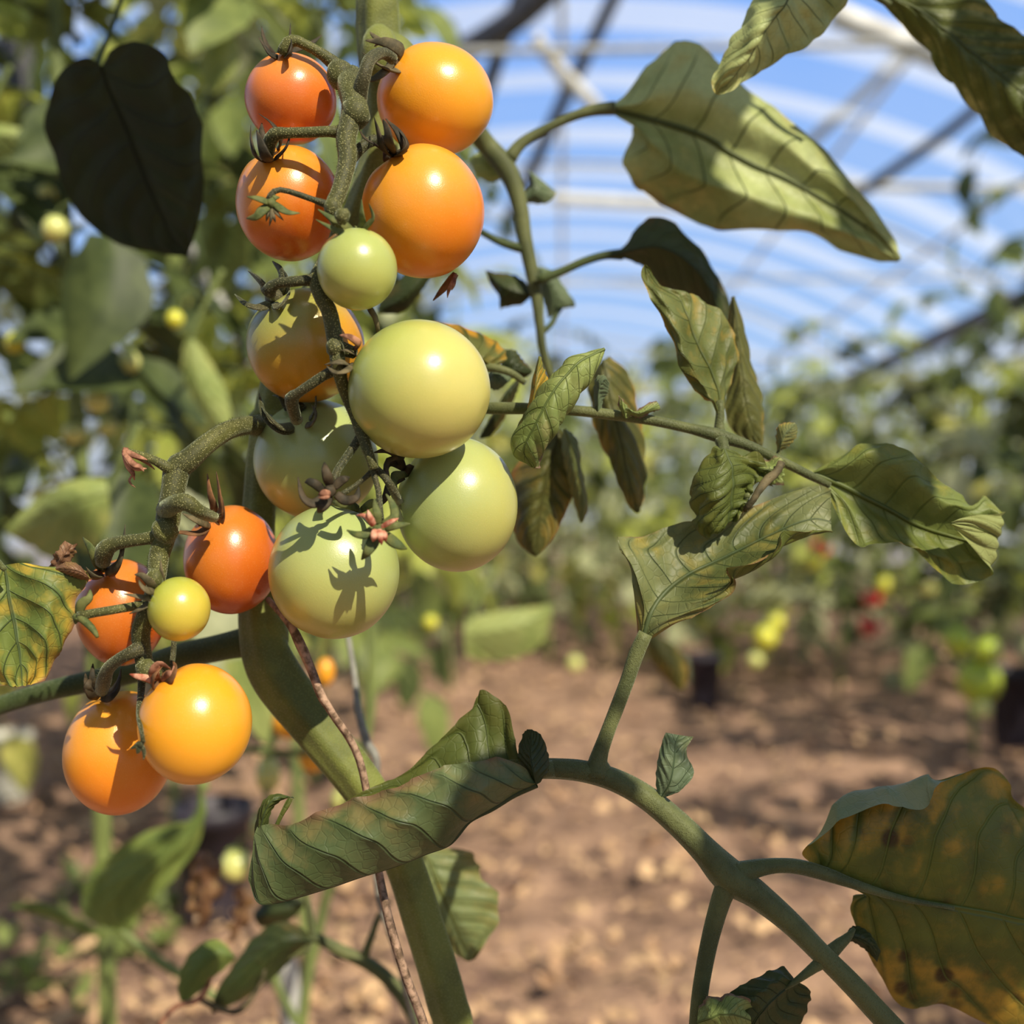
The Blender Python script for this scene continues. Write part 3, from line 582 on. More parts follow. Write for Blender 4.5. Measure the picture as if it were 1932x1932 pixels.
ML_corner = leaf_mat('corner leaf', G_(100, 108, 44), G_(66, 76, 28), G_(190, 184, 110), G_(120, 90, 40), .22, .1, lin(60, 70, 30), .5, trans=.2, N_=8)
ML_dry = leaf_mat('dry brown leaf', G_(120, 84, 58), G_(150, 112, 84), G_(140, 118, 60), G_(90, 60, 44), .3, .3, lin(90, 64, 44), .4, trans=.2)
ML_grey = leaf_mat('grey green small leaf', G_(104, 118, 88), G_(84, 100, 66), G_(120, 124, 80), G_(110, 90, 74), .15, .20, lin(60, 78, 48), .6, trans=.15, N_=5)
ML_pale = leaf_mat('pale green leaf', G_(166, 176, 104), G_(140, 156, 84), G_(190, 190, 110), G_(150, 130, 80), .2, .05, lin(120, 136, 74), .4, trans=.25, N_=6)
ML_fresh = leaf_mat('fresh green leaf', G_(128, 144, 72), G_(104, 124, 60), G_(160, 164, 84), G_(120, 110, 60), .15, .05, lin(84, 104, 50), .4, trans=.3, N_=6)

def leafstalk(pts, D0, rad, mat=M_peti, label=None, hairs=700, seed=1, ridges=0, hl=.0007, name='leaf'):
    o = stemtube(name, pts, D0, rad, mat, plant, hairs, hl, 14, seed, ridges)
    if label: o['label'] = label
    return o
def sub(par, D0, lines, mat, name='leaflet', label=None, **kw):
    o = link(name, leaf(D0, lines, **kw), mat, par)
    if label: o['label'] = label
    return o
def stalk(par, pts, D0, rad, mat=M_peti, hairs=250, seed=1, name='stalk', hl=.0006):
    w_, r_ = grow(pts, D0, rad); b = MB(); b.tube(w_, r_, 12, hairs=hairs, hl=hl, seed=seed); return b.build(name, mat, par)

# ---- A: the high leaf on the right, against the roof
A = leafstalk([(730, 90, -60), (800, 150, -40), (880, 225, -10), (915, 270, 0), (950, 310, 0), (970, 350, 0), (983, 400, 0), (990, 450, 0), (1003, 510, 0), (1012, 560, 0), (1018, 610, 0), (1024, 660, 2), (1040, 715, 6)], .435,
    [30, 26, 21, 19, 20, 17, 15, 14, 13, 11, 9, 8, 8], M_peti, 'long arching leaf stalk against the roof', 900, 5)
stalk(A, [(960, 300), (985, 270), (1030, 243), (1080, 220), (1120, 208), (1160, 204)], .435, [14, 11, 9, 9, 11, 13])
sub(A, .440, [[(1145, 204), (1180, 178), (1225, 122), (1262, 88), (1300, 74), (1345, 98), (1400, 150), (1450, 188), (1520, 250), (1590, 322), (1650, 402), (1686, 455), (1697, 492)],
    [(1145, 204, -2), (1200, 195, -7), (1250, 175, -9), (1300, 165, -9), (1350, 180, -8), (1400, 215, -8), (1450, 250, -7), (1500, 283, -7), (1550, 320, -6), (1600, 365, -5), (1645, 420, -4), (1680, 465, -2), (1697, 492)],
    [(1145, 206), (1210, 222), (1270, 240), (1330, 262), (1380, 292), (1430, 318), (1480, 338), (1530, 365), (1580, 394), (1620, 420), (1655, 445), (1680, 470), (1697, 492)],
    [(1145, 208, -2), (1200, 240, -6), (1240, 280, -7), (1280, 318, -7), (1330, 345, -7), (1390, 365, -7), (1445, 385, -6), (1500, 405, -5), (1550, 425, -4), (1600, 445, -3), (1640, 462, -2), (1675, 482, -1), (1697, 492)],
    [(1145, 210), (1185, 222, 2), (1194, 250, 4), (1178, 295, 6), (1182, 335, 8), (1205, 368, 10), (1250, 395, 12), (1340, 424, 12), (1430, 437, 12), (1520, 450, 10), (1590, 476, 8), (1650, 490, 4), (1697, 492)]],
    ML_up, label='large pointed leaflet seen from below', nu=110, nv=60, ser=.025, nser=7, quilt=.0012, NV=9, K=2.4, wav=.003, seed=1)
stalk(A, [(1014, 528), (1060, 512), (1100, 494), (1140, 482), (1175, 480)], .43, [10, 8, 8, 8, 11], M_pdark)
sub(A, .430, [[(1155, 481), (1185, 455), (1208, 420), (1240, 412), (1290, 437), (1330, 475), (1358, 525), (1374, 580), (1375, 640)],
    [(1155, 482, -2), (1200, 470, -6), (1240, 465, -9), (1280, 480, -10), (1315, 510, -9), (1340, 545, -6), (1358, 590, -3), (1375, 640)],
    [(1155, 484), (1195, 494, 3), (1215, 512, 6), (1245, 545, 9), (1290, 575, 10), (1330, 600, 8), (1352, 620, 5), (1375, 640, 2)]],
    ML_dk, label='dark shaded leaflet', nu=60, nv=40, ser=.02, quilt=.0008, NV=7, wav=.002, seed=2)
stalk(A, [(992, 470), (965, 464), (940, 455), (905, 436)], .435, [10, 8, 7, 6], M_pdark)
sub(A, .445, [[(955, 335), (925, 345), (898, 330), (886, 305), (900, 290)], [(958, 330, -3), (935, 320, -4), (915, 305, -4), (905, 295, -2), (900, 290)], [(960, 325), (950, 310), (930, 295), (912, 288), (900, 290)]], ML_pale, nu=30, nv=24, ser=.04, seed=3, cup=-.002)
sub(A, .445, [[(985, 382), (1000, 382), (1025, 384), (1042, 376), (1050, 362)], [(985, 381, -2), (998, 370, -3), (1010, 358, -4), (1012, 345, -3), (1000, 322)], [(985, 380, 0), (994, 362), (1004, 350), (1002, 335), (1000, 322)]], ML_grey, nu=30, nv=24, ser=.04, seed=4)
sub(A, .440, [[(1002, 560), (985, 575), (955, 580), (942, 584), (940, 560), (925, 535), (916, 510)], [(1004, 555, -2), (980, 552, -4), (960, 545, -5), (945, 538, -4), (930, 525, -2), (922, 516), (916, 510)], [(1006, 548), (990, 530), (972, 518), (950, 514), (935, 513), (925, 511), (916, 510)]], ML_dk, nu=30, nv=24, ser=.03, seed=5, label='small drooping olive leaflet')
sub(A, .450, [[(1010, 505), (1016, 530), (1022, 555), (1030, 580), (1034, 600)], [(1012, 503, -2), (1030, 520, -4), (1045, 545, -4), (1050, 570, -3), (1040, 598)], [(1014, 502), (1040, 512), (1062, 540), (1085, 576), (1060, 578)]], ML_grey, nu=30, nv=24, ser=.03, seed=6)
stalk(A, [(1062, 575, 14), (1050, 592, 10), (1040, 612, 6), (1026, 624, 2)], .435, [5, 5, 5, 6], M_pdark)

# ---- B: the leaf that runs level to the right
B = leafstalk([(700, 740, 30), (800, 765, 24), (880, 768, 14), (930, 770, 8), (1000, 771, 4), (1080, 774, 0), (1150, 782, 0), (1230, 793, 0), (1300, 808, 0), (1355, 822, 0), (1410, 840, 0), (1470, 868, 2), (1530, 898, 4), (1565, 915, 6)], .345,
    [12, 12, 12, 12, 11, 10, 10, 10, 10, 13, 10, 9, 8, 6], M_peti, 'long level leaf stalk with dried leaflets', 1500, 6, hl=.0005)
sub(B, .352, [[(1360, 800, 0), (1345, 765, -2), (1325, 756, -4), (1298, 715, -5), (1272, 668, -6), (1248, 612, -5), (1226, 560, -4), (1210, 520, -3), (1216, 500, -2)],
    [(1360, 798, -1), (1350, 760, -5), (1335, 735, -7), (1312, 700, -8), (1292, 655, -9), (1276, 610, -8), (1258, 568, -6), (1230, 535, -4), (1217, 500, -2)],
    [(1361, 796), (1358, 745), (1345, 705), (1325, 665), (1308, 625), (1295, 590), (1280, 562, 2), (1245, 540), (1218, 500, -2)],
    [(1362, 796, 2), (1370, 745, 3), (1372, 700, 4), (1362, 655, 5), (1345, 610, 5), (1320, 575, 5), (1290, 555, 4), (1250, 535, 2), (1219, 500, -2)],
    [(1363, 797, 2), (1370, 740, 7), (1388, 700, 10), (1393, 660, 11), (1382, 615, 10), (1352, 575, 9), (1305, 552, 7), (1252, 540, 4), (1220, 500, -2)]],
    ML_gold2, label='upright yellow and green leaflet', nu=80, nv=50, ser=.035, nser=8, quilt=.0011, wav=.0025, seed=7)
stalk(B, [(1358, 822), (1357, 800), (1359, 780), (1358, 755)], .350, [14, 9, 8, 6])
sub(B, .385, [[(1380, 560), (1375, 620), (1385, 690), (1372, 740), (1368, 775), (1380, 810), (1415, 835), (1438, 842)], [(1384, 560, -2), (1392, 630, -3), (1400, 700, -3), (1408, 760, -3), (1418, 800, -2), (1430, 830), (1438, 842)], [(1386, 560), (1405, 630, 4), (1416, 690, 5), (1432, 735, 5), (1437, 780, 4), (1439, 815, 2), (1438, 842)]], ML_hang, label='pale leaflet hanging behind the yellow one', nu=50, nv=30, ser=.03, seed=8, quilt=.001)
# rolled leaflet in front
sub(B, .330, [[(1128, 676, 4), (1098, 696, 6), (1078, 720, 8), (1040, 760, 9), (1015, 800, 9), (1000, 840, 8), (1007, 880, 0)],
    [(1139, 658, 0), (1080, 676, -1), (1052, 706, -2), (1022, 740, -2), (992, 790, -2), (970, 850, -1), (1005, 881, 0)],
    [(1140, 659, -2), (1098, 682, -6), (1066, 712, -8), (1036, 755, -9), (1012, 800, -8), (988, 850, -5), (1006, 882, 0)],
    [(1141, 662, -1), (1118, 700, -5), (1090, 738, -6), (1062, 778, -7), (1040, 820, -6), (1018, 862, -3), (1007, 883, 0)],
    [(1138, 668, 2), (1112, 712, 2), (1082, 746, 2), (1055, 785, 2), (1035, 822, 2), (1014, 866, 1), (1008, 884, 0)]],
    ML_curl, label='tightly rolled leaflet with purple rim', nu=90, nv=60, ser=.05, nser=11, quilt=.0010, wav=.002, seed=9)
sub(B, .340, [[(1000, 772), (990, 790, -2), (975, 812, -2), (972, 850), (990, 800), (1000, 730), (1016, 672)], [(1004, 772, -2), (1006, 770, -5), (1006, 755, -6), (1010, 735, -6), (1012, 710, -5), (1015, 690, -3), (1018, 672)], [(1008, 770), (1020, 765), (1034, 745), (1038, 722), (1032, 705), (1026, 690), (1022, 674)]], ML_yel, nu=40, nv=30, ser=.05, seed=10, label='small folded yellow leaflet')
sub(B, .400, [[(1128, 690), (1112, 725), (1118, 770), (1138, 830), (1160, 890), (1182, 935), (1203, 968)], [(1138, 680, -3), (1145, 725, -6), (1158, 780, -7), (1172, 840, -6), (1184, 900, -4), (1196, 940, -2), (1203, 968)], [(1150, 672), (1182, 712, 3), (1198, 765, 5), (1209, 830, 5), (1214, 895, 4), (1212, 940, 2), (1204, 968)]], ML_hang, label='long hanging leaflet with an orange tip', nu=60, nv=36, ser=.03, seed=11, quilt=.001, wav=.002)
sub(B, .400, [[(1050, 812), (1020, 830, 2), (990, 860, 4), (968, 900, 5), (966, 950, 5), (970, 1000, 4), (988, 1032, 2), (1010, 1050)], [(1052, 812, -2), (1038, 850, -5), (1022, 890, -6), (1010, 930, -6), (1002, 965, -5), (1000, 1000, -4), (1004, 1030, -2), (1010, 1050)], [(1054, 812), (1050, 850, -1), (1044, 890, -1), (1040, 930), (1036, 960), (1030, 1000), (1020, 1030), (1011, 1050)],
    [(1056, 810), (1075, 835, -2), (1082, 880, -3), (1086, 925, -3), (1075, 950, -2), (1058, 990, -1), (1036, 1025), (1012, 1050)]], ML_hang, label='broad leaflet hanging below the rachis', nu=60, nv=40, ser=.03, seed=12, quilt=.001)
sub(B, .392, [[(1062, 812), (1062, 850), (1072, 900), (1082, 940), (1095, 985)], [(1066, 810, -3), (1080, 850, -5), (1090, 900, -5), (1098, 945, -3), (1097, 986)], [(1070, 810), (1088, 832), (1096, 890, 1), (1108, 955, 1), (1099, 986)]], ML_yel, nu=36, nv=24, ser=.03, seed=13)
sub(B, .345, [[(1122, 775), (1118, 740), (1122, 712), (1140, 705), (1150, 722)], [(1128, 775, -2), (1128, 745, -4), (1132, 725, -5), (1142, 715, -4), (1150, 724)], [(1136, 772), (1140, 755), (1148, 745), (1150, 735), (1150, 726)]], ML_grey, nu=26, nv=20, ser=.04, seed=14)
sub(B, .342, [[(1175, 785), (1165, 765), (1168, 745), (1180, 758), (1195, 775), (1220, 760), (1238, 756)], [(1180, 788, -2), (1178, 775, -3), (1184, 770, -3), (1192, 776, -3), (1205, 780, -3), (1225, 772, -2), (1244, 764)], [(1186, 790), (1192, 786), (1200, 790), (1212, 790), (1228, 780), (1240, 776), (1246, 772)]], ML_curl, nu=36, nv=20, ser=.05, seed=15)
stalk(B, [(1468, 868), (1469, 856), (1472, 842)], .349, [6, 5, 4], hairs=40)
sub(B, .349, [[(1466, 850), (1462, 830), (1465, 805), (1480, 796), (1500, 797)], [(1470, 850, -2), (1474, 835, -4), (1482, 818, -4), (1492, 808, -3), (1502, 800)], [(1474, 850), (1486, 846), (1500, 832), (1506, 815), (1504, 802)]], ML_mid, nu=26, nv=20, ser=.05, seed=16)
# end leaflet with its tip folded back
sub(B, .352, [[(1535, 890, 0), (1575, 862, -2), (1620, 836, -3), (1665, 832, -3), (1710, 848, -2), (1745, 885, 0), (1790, 915, 2), (1830, 948, 3), (1858, 930, 2), (1890, 966, 0), (1840, 974, -8), (1793, 985, -12)],
    [(1535, 892, -1), (1590, 878, -5), (1635, 870, -7), (1680, 878, -8), (1720, 900, -7), (1755, 930, -6), (1795, 950, -4), (1830, 965, -2), (1865, 968, 0), (1888, 990, -2), (1838, 982, -9), (1793, 986, -12)],
    [(1537, 895, 0), (1590, 918), (1635, 942), (1680, 965, 1), (1715, 985, 2), (1750, 1000, 3), (1790, 1012, 4), (1825, 1022, 4), (1855, 1028, 3), (1880, 1015, 0), (1838, 995, -8), (1794, 987, -12)],
    [(1540, 900, 0), (1582, 935, -3), (1620, 968, -4), (1660, 990, -5), (1700, 1008, -5), (1740, 1028, -4), (1785, 1050, -2), (1820, 1062, 0), (1852, 1058, 2), (1875, 1045, 0), (1840, 1015, -7), (1795, 989, -12)],
    [(1544, 904, 0), (1568, 945, -2), (1592, 995, -5), (1622, 1026, -8), (1660, 1020, -9), (1700, 1022, -9), (1740, 1050, -4), (1778, 1085, 0), (1812, 1102, 3), (1868, 1085, 1), (1840, 1040, -5), (1796, 991, -12)]],
    ML_term, label='large end leaflet, its tip folded back', nu=120, nv=60, ser=.03, nser=10, quilt=.0012, wav=.002, seed=17)
# twisted leaflet under the rachis
tw = sub(B, .338, [[(1362, 848, 0), (1345, 858, 0), (1322, 905, 0), (1310, 950, 0), (1307, 985, -2), (1332, 1010, 0), (1348, 1008, 2)],
    [(1365, 846, -3), (1362, 880, -7), (1355, 920, -9), (1350, 950, -9), (1350, 975, -6), (1352, 992, -3), (1360, 1000, 0)],
    [(1368, 846, 0), (1390, 868, 1), (1408, 890, 3), (1408, 920, 3), (1406, 945, 1), (1395, 965, 0), (1380, 985, 0)],
    [(1372, 850, 2), (1400, 868, 5), (1445, 885, 4), (1435, 912, 3), (1418, 940, 1), (1402, 962, 0), (1386, 985, 0)]],
    ML_mid, label='crumpled cup shaped leaflet', nu=60, nv=44, ser=.05, quilt=.0014, wav=.004, seed=18)
stalk(B, [(1360, 830, 2), (1365, 845, 0), (1362, 856, -2)], .342, [12, 11, 8])
stalk(B, [(1474, 872, 0), (1466, 890, -1), (1448, 905, -2), (1432, 925, -4), (1418, 948, -4), (1404, 962, -2)], .340, [7, 8, 9, 7, 6, 6], M_sep_gb)
sub(B, .345, [[(1418, 868), (1430, 862), (1455, 860), (1475, 866), (1480, 880)], [(1424, 880, -3), (1440, 884, -5), (1455, 886, -5), (1470, 890, -3), (1478, 892)], [(1430, 898), (1445, 910), (1455, 925), (1465, 915), (1476, 904)]], ML_curl, nu=26, nv=20, ser=.06, wav=.003, seed=19)

# ---- behind the biggest green tomato
Lf = leafstalk([(820, 690, 10), (880, 690, 4), (930, 694, 0), (965, 704, 0), (990, 722, 2)], .372, [6, 7, 8, 7, 6], M_peti, 'stalk with a golden leaflet behind the fruit', 120)
sub(Lf, .375, [[(925, 697), (900, 715), (860, 700), (830, 670), (800, 640), (780, 620)], [(928, 692, -2), (905, 675, -6), (880, 660, -7), (850, 645, -6), (815, 628, -3), (785, 612)], [(940, 692), (958, 675, 2), (945, 648, 3), (905, 625, 3), (850, 608, 2), (790, 604)]], ML_gold, label='golden leaflet edged in orange', nu=50, nv=36, ser=.04, seed=20, quilt=.001)
sub(Lf, .39, [[(940, 700), (960, 712), (985, 712), (1002, 705)], [(945, 690, -2), (965, 690, -4), (985, 698, -3), (1004, 702)], [(950, 660), (970, 662), (985, 680), (1004, 700)]], ML_dk, nu=30, nv=20, seed=21)
sub(Lf, .378, [[(925, 700), (920, 720), (932, 735), (950, 730)], [(930, 698, -2), (938, 712, -4), (948, 722, -3), (958, 722)], [(938, 698), (955, 704), (962, 712), (964, 718)]], ML_grey, nu=24, nv=16, seed=22)
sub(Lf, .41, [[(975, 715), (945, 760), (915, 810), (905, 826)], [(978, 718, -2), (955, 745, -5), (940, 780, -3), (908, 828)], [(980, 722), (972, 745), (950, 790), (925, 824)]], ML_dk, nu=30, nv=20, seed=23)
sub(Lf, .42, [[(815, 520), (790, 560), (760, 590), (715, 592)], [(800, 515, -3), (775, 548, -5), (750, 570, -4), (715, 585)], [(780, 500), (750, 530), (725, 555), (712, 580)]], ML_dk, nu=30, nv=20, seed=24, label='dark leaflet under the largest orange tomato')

# ---- C: the low leaf, lower right
C_ = leafstalk([(700, 1520, 24), (800, 1490, 10), (900, 1465, 2), (980, 1452, -2), (1040, 1450, -4), (1100, 1455, -4), (1160, 1472, -4), (1220, 1505, -4), (1280, 1555, -4), (1330, 1605, -4), (1375, 1652, -4), (1430, 1690, -4), (1490, 1740, -4), (1550, 1800, -4), (1610, 1860, -4), (1680, 1935, -4), (1800, 2060, -4)], .335,
    [24, 22, 20, 19, 18, 19, 20, 21, 22, 24, 30, 24, 20, 18, 19, 20, 20], M_peti, 'thick leaf stalk crossing the bare soil', 6000, 8, 6, hl=.0008)
knuckle(C_, M_peti, .331, 1385, 1655, 30, .15, (1.1, .8, 1)); knuckle(C_, M_peti, .331, 1128, 1452, 24, .1, (1, .8, .9))
stalk(C_, [(1125, 1462), (1130, 1428), (1146, 1382), (1166, 1330), (1185, 1280), (1200, 1235), (1218, 1195)], .331, [26, 17, 14, 14, 14, 15, 14], hairs=700)
sub(C_, .333, [[(1204, 1215, 2), (1200, 1160, 0), (1190, 1090, -2), (1170, 1030, -2), (1172, 1008, 2), (1225, 1006, 8), (1290, 984, 12), (1350, 996, 14), (1400, 962, 14), (1470, 934, 14), (1545, 915, 12), (1568, 925, 10)],
    [(1208, 1212, 0), (1215, 1160, -3), (1212, 1110, -4), (1205, 1065, -2), (1215, 1040, 2), (1260, 1035, 6), (1310, 1025, 8), (1360, 1020, 9), (1410, 995, 10), (1470, 965, 10), (1535, 940, 9), (1568, 940, 8)],
    [(1212, 1210, 0), (1225, 1165, -1), (1242, 1135, 1), (1265, 1110, 3), (1295, 1088, 4), (1330, 1070, 5), (1370, 1050, 5), (1410, 1030, 5), (1450, 1010, 5), (1490, 992, 5), (1535, 980, 6), (1568, 985, 6)],
    [(1218, 1210, -1), (1250, 1178, -5), (1285, 1155, -7), (1320, 1132, -8), (1350, 1110, -8), (1385, 1088, -8), (1415, 1068, -8), (1448, 1048, -7), (1480, 1028, -5), (1515, 1012, -2), (1545, 1003, 2), (1570, 1002, 4)],
    [(1222, 1210, 0), (1265, 1185, -4), (1310, 1163, -7), (1350, 1140, -9), (1390, 1108, -10), (1370, 1072, -14), (1420, 1050, -14), (1460, 1030, -12), (1475, 1006, -10), (1518, 1000, -6), (1540, 1000, -1), (1571, 1005, 3)]],
    ML_mid, label='large trough shaped leaflet with rolled rim', nu=130, nv=70, ser=.03, nser=12, quilt=.0012, wav=.0016, seed=30)
sub(C_, .331, [[(1240, 1508, 0), (1236, 1470, -1), (1240, 1430, -2), (1250, 1395, -2), (1256, 1382, -1)], [(1243, 1508, -1), (1250, 1465, -3), (1256, 1430, -4), (1266, 1400, -3), (1272, 1385, -1)],
    [(1246, 1508, 0), (1275, 1490, -4), (1288, 1440, -3), (1282, 1410, -1), (1290, 1388, 0)], [(1249, 1508, 0), (1285, 1488, -5), (1310, 1458, -4), (1296, 1418, -1), (1309, 1390, 0)]], ML_grey, label='small folded grey green leaflet', nu=50, nv=36, ser=.02, seed=31, quilt=.0006)
stalk(C_, [(1375, 1660), (1358, 1705), (1340, 1770), (1326, 1840), (1318, 1900), (1312, 1990)], .331, [22, 19, 17, 16, 16, 16], hairs=700)
sub(C_, .326, [[(1318, 1900), (1330, 1885, -3), (1360, 1878, -5), (1395, 1880, -5), (1410, 1895, -4)], [(1316, 1930, -4), (1345, 1920, -9), (1370, 1915, -10), (1395, 1918, -8), (1415, 1925, -4)], [(1320, 1980), (1350, 1985), (1380, 1985), (1400, 1980), (1420, 1975)]], ML_curl, nu=30, nv=30, ser=.06, wav=.003, seed=32)
stalk(C_, [(1390, 1650), (1430, 1638), (1470, 1633), (1510, 1636, 1), (1560, 1650, 3), (1620, 1671, 4), (1700, 1695, 5), (1800, 1714, 6)], .331, [24, 17, 14, 14, 13, 9, 6, 3], hairs=600)
sub(C_, .338, [[(1545, 1640, -2), (1512, 1612, -8), (1528, 1588, -9), (1560, 1562, -8), (1588, 1540, -9), (1660, 1508, -12), (1700, 1520, -14), (1745, 1524, -13), (1762, 1480, -8), (1820, 1455, 2), (1870, 1446, 4), (1905, 1478, 4), (1915, 1510, 4), (1990, 1560, 6)],
    [(1548, 1640, 0), (1543, 1600, -1), (1555, 1562, 0), (1574, 1520, 2), (1605, 1490, 2), (1650, 1486, 0), (1700, 1470, -2), (1745, 1460, -3), (1772, 1470, -2), (1815, 1470, 3), (1860, 1468, 4), (1895, 1500, 4), (1920, 1540, 4), (1995, 1590, 6)],
    [(1550, 1645, -1), (1580, 1625, -3), (1605, 1600, -4), (1635, 1575, -4), (1670, 1560, -4), (1710, 1558, -4), (1750, 1560, -4), (1790, 1560, -3), (1825, 1565, -2), (1860, 1575, -1), (1895, 1590), (1930, 1610), (1965, 1640), (2020, 1680, 4)],
    [(1552, 1650, 0), (1590, 1662), (1630, 1675), (1670, 1688), (1710, 1698), (1750, 1706), (1790, 1713), (1830, 1720), (1870, 1727), (1905, 1735), (1940, 1742), (1975, 1752), (2010, 1765), (2080, 1790)],
    [(1556, 1656, 0), (1595, 1672), (1635, 1690, 2), (1605, 1702, 4), (1612, 1740, 6), (1635, 1790, 8), (1662, 1840, 10), (1690, 1885, 12), (1725, 1902, 12), (1780, 1892, 12), (1850, 1925, 12), (1930, 1960, 12), (2000, 2000, 12), (2090, 1900, 8)]],
    ML_low, vs=[-1, -.86, -.42, 0, 1], label='large yellow green leaflet with brown spots', nu=140, nv=80, ser=.012, nser=7, quilt=-.0010, NV=6, K=2.8, wav=.0015, seed=33)
# small leaflets low on this stalk
stalk(C_, [(1560, 1808), (1535, 1826), (1510, 1845), (1480, 1866)], .331, [15, 10, 7, 3], hairs=200)
stalk(C_, [(1560, 1805), (1580, 1785), (1600, 1768), (1612, 1752)], .334, [15, 12, 8, 3], hairs=200)
sub(C_, .342, [[(1590, 1775), (1610, 1775), (1635, 1792), (1655, 1815)], [(1596, 1768, -2), (1615, 1768, -3), (1640, 1780, -2), (1658, 1805)], [(1600, 1755), (1615, 1748), (1640, 1762), (1662, 1795)]], ML_dk, nu=24, nv=16, seed=34)
sub(C_, .334, [[(1500, 1848), (1480, 1822, -1), (1445, 1832, -2), (1405, 1852, -3), (1375, 1875, -3), (1355, 1905, -2), (1340, 1960)], [(1502, 1850, -2), (1475, 1850, -6), (1445, 1868, -8), (1420, 1890, -8), (1400, 1920, -6), (1385, 1950, -3), (1370, 1990)], [(1504, 1852), (1490, 1880), (1470, 1905, -2), (1450, 1935, -3), (1430, 1965, -3), (1410, 1985), (1390, 2010)],
    [(1506, 1852), (1530, 1870, 2), (1531, 1890, 3), (1520, 1920, 3), (1500, 1955, 3), (1470, 1985, 2), (1430, 2010)]], ML_dk, label='dark green leaflet cut by the lower frame', nu=50, nv=40, ser=.03, quilt=-.001, seed=35)

# ---- rolled leaf across the main stem
R_ = leafstalk([(1045, 1450, -6), (1022, 1455, -6), (1000, 1466, -6), (975, 1480, -6)], .331, [16, 14, 12, 8], M_peti, 'rolled leaf across the main stem', 100)
sub(R_, .322, [[(1012, 1474, 2), (990, 1440, 8), (975, 1405, 12), (962, 1345, 15), (915, 1302, 17), (885, 1342, 18), (832, 1396, 18), (775, 1452, 18), (700, 1490, 16), (630, 1530, 12), (560, 1570, 8), (520, 1560, 4), (552, 1506, 4)],
    [(1012, 1476, 2), (985, 1462, 8), (955, 1440, 12), (925, 1405, 15), (895, 1390, 16), (860, 1415, 16), (820, 1445, 16), (770, 1480, 15), (705, 1515, 13), (635, 1555, 10), (565, 1600, 6), (515, 1590, 3), (535, 1520, 3)],
    [(1012, 1480, 0), (965, 1502, 1), (925, 1528, 1), (885, 1550, 1), (848, 1592, 0), (800, 1612, 0), (740, 1636, 0), (690, 1652, 0), (630, 1672, 0), (570, 1690, 0), (510, 1706, -1), (484, 1700, 0), (472, 1660, 2)],
    [(1012, 1478, -2), (975, 1480, -6), (935, 1485, -10), (895, 1500, -12), (850, 1520, -13), (800, 1545, -13), (745, 1570, -13), (690, 1590, -12), (635, 1612, -10), (575, 1632, -8), (520, 1640, -5), (485, 1630, -2), (476, 1610, 1)],
    [(1012, 1474, 0), (985, 1445, -4), (942, 1430, -6), (895, 1436, -8), (850, 1441, -8), (800, 1460, -8), (740, 1484, -8), (690, 1500, -7), (640, 1516, -6), (580, 1542, -4), (545, 1556, -2), (500, 1555, 0), (483, 1560, 2)]],
    ML_roll2, vs=[-1, -.6, 0, .5, 1], label='rolled green leaflet with brown blotches', nu=140, nv=90, ser=.03, nser=11, quilt=.0013, wav=.0012, seed=40, NV=9, K=2.6)
sub(R_, .325, [[(1005, 1480, -3), (985, 1450, -1), (975, 1420, 2), (985, 1385, 4), (994, 1376, 4)], [(1012, 1480, -5), (1005, 1450, -6), (1000, 1420, -4), (1002, 1395, 0), (1000, 1376, 3)], [(1020, 1476, -4), (1036, 1450, -4), (1034, 1415, -2), (1020, 1385, 1), (1004, 1376, 3)]], ML_dk, label='small dark lobe at the leaf base', nu=40, nv=30, ser=.05, seed=41)
sub(R_, .330, [[(500, 1600, 0), (505, 1550, -4), (512, 1525, -5), (530, 1508, -5), (552, 1502, -3)], [(490, 1610, -1), (492, 1560, -6), (505, 1520, -8), (525, 1505, -7), (554, 1504, -3)], [(476, 1620, 0), (484, 1555, -3), (497, 1515, -5), (520, 1500, -5), (555, 1507, -3)]], ML_roll, label='curled tip of the rolled leaf', nu=40, nv=24, seed=42)

# ---- leaf behind the bottom of the stem
Dn = leafstalk([(780, 1600, 20), (790, 1606, 20), (805, 1615, 20)], .40, [8, 8, 6], M_peti, 'leaf behind the foot of the main stem', 0)
sub(Dn, .43, [[(790, 1610), (790, 1660), (800, 1715), (820, 1760), (850, 1790), (888, 1812)], [(800, 1605, -3), (818, 1650, -6), (838, 1700, -6), (858, 1745, -5), (872, 1780, -3), (889, 1812)], [(815, 1600), (890, 1608), (900, 1640, 1), (934, 1690, 2), (936, 1740, 2), (892, 1812)]], ML_yel, label='lobed green leaflet with a yellow edge', nu=50, nv=40, ser=.09, nser=5, quilt=.0012, seed=43, wav=.003)

# ---- upper leaves
T_ = leafstalk([(1560, -260, 0), (1540, -160, 0), (1530, -90, 0), (1520, -40, 0)], .36, [10, 9, 8, 6], M_peti, 'leaf hanging in from the top', 0)
sub(T_, .365, [[(1450, -50, 0), (1440, -5, 0), (1412, 18, 0), (1388, 65, 0), (1366, 110, 0), (1346, 155, 0), (1350, 178, 0)], [(1490, -50, -3), (1475, -5, -6), (1450, 30, -8), (1425, 70, -8), (1400, 110, -6), (1372, 148, -3), (1352, 178)], [(1530, -50, 0), (1508, -5, -2), (1480, 35, -2), (1450, 75, -2), (1420, 115, -1), (1385, 155, 0), (1354, 179, 0)],
    [(1630, -80, 6), (1600, -5, 8), (1565, 45, 8), (1520, 82, 7), (1460, 118, 5), (1400, 155, 2), (1356, 178, 0)]], ML_up, label='pointed leaflet hanging from the top edge', nu=70, nv=50, ser=.03, quilt=.0012, seed=50, wav=.002)
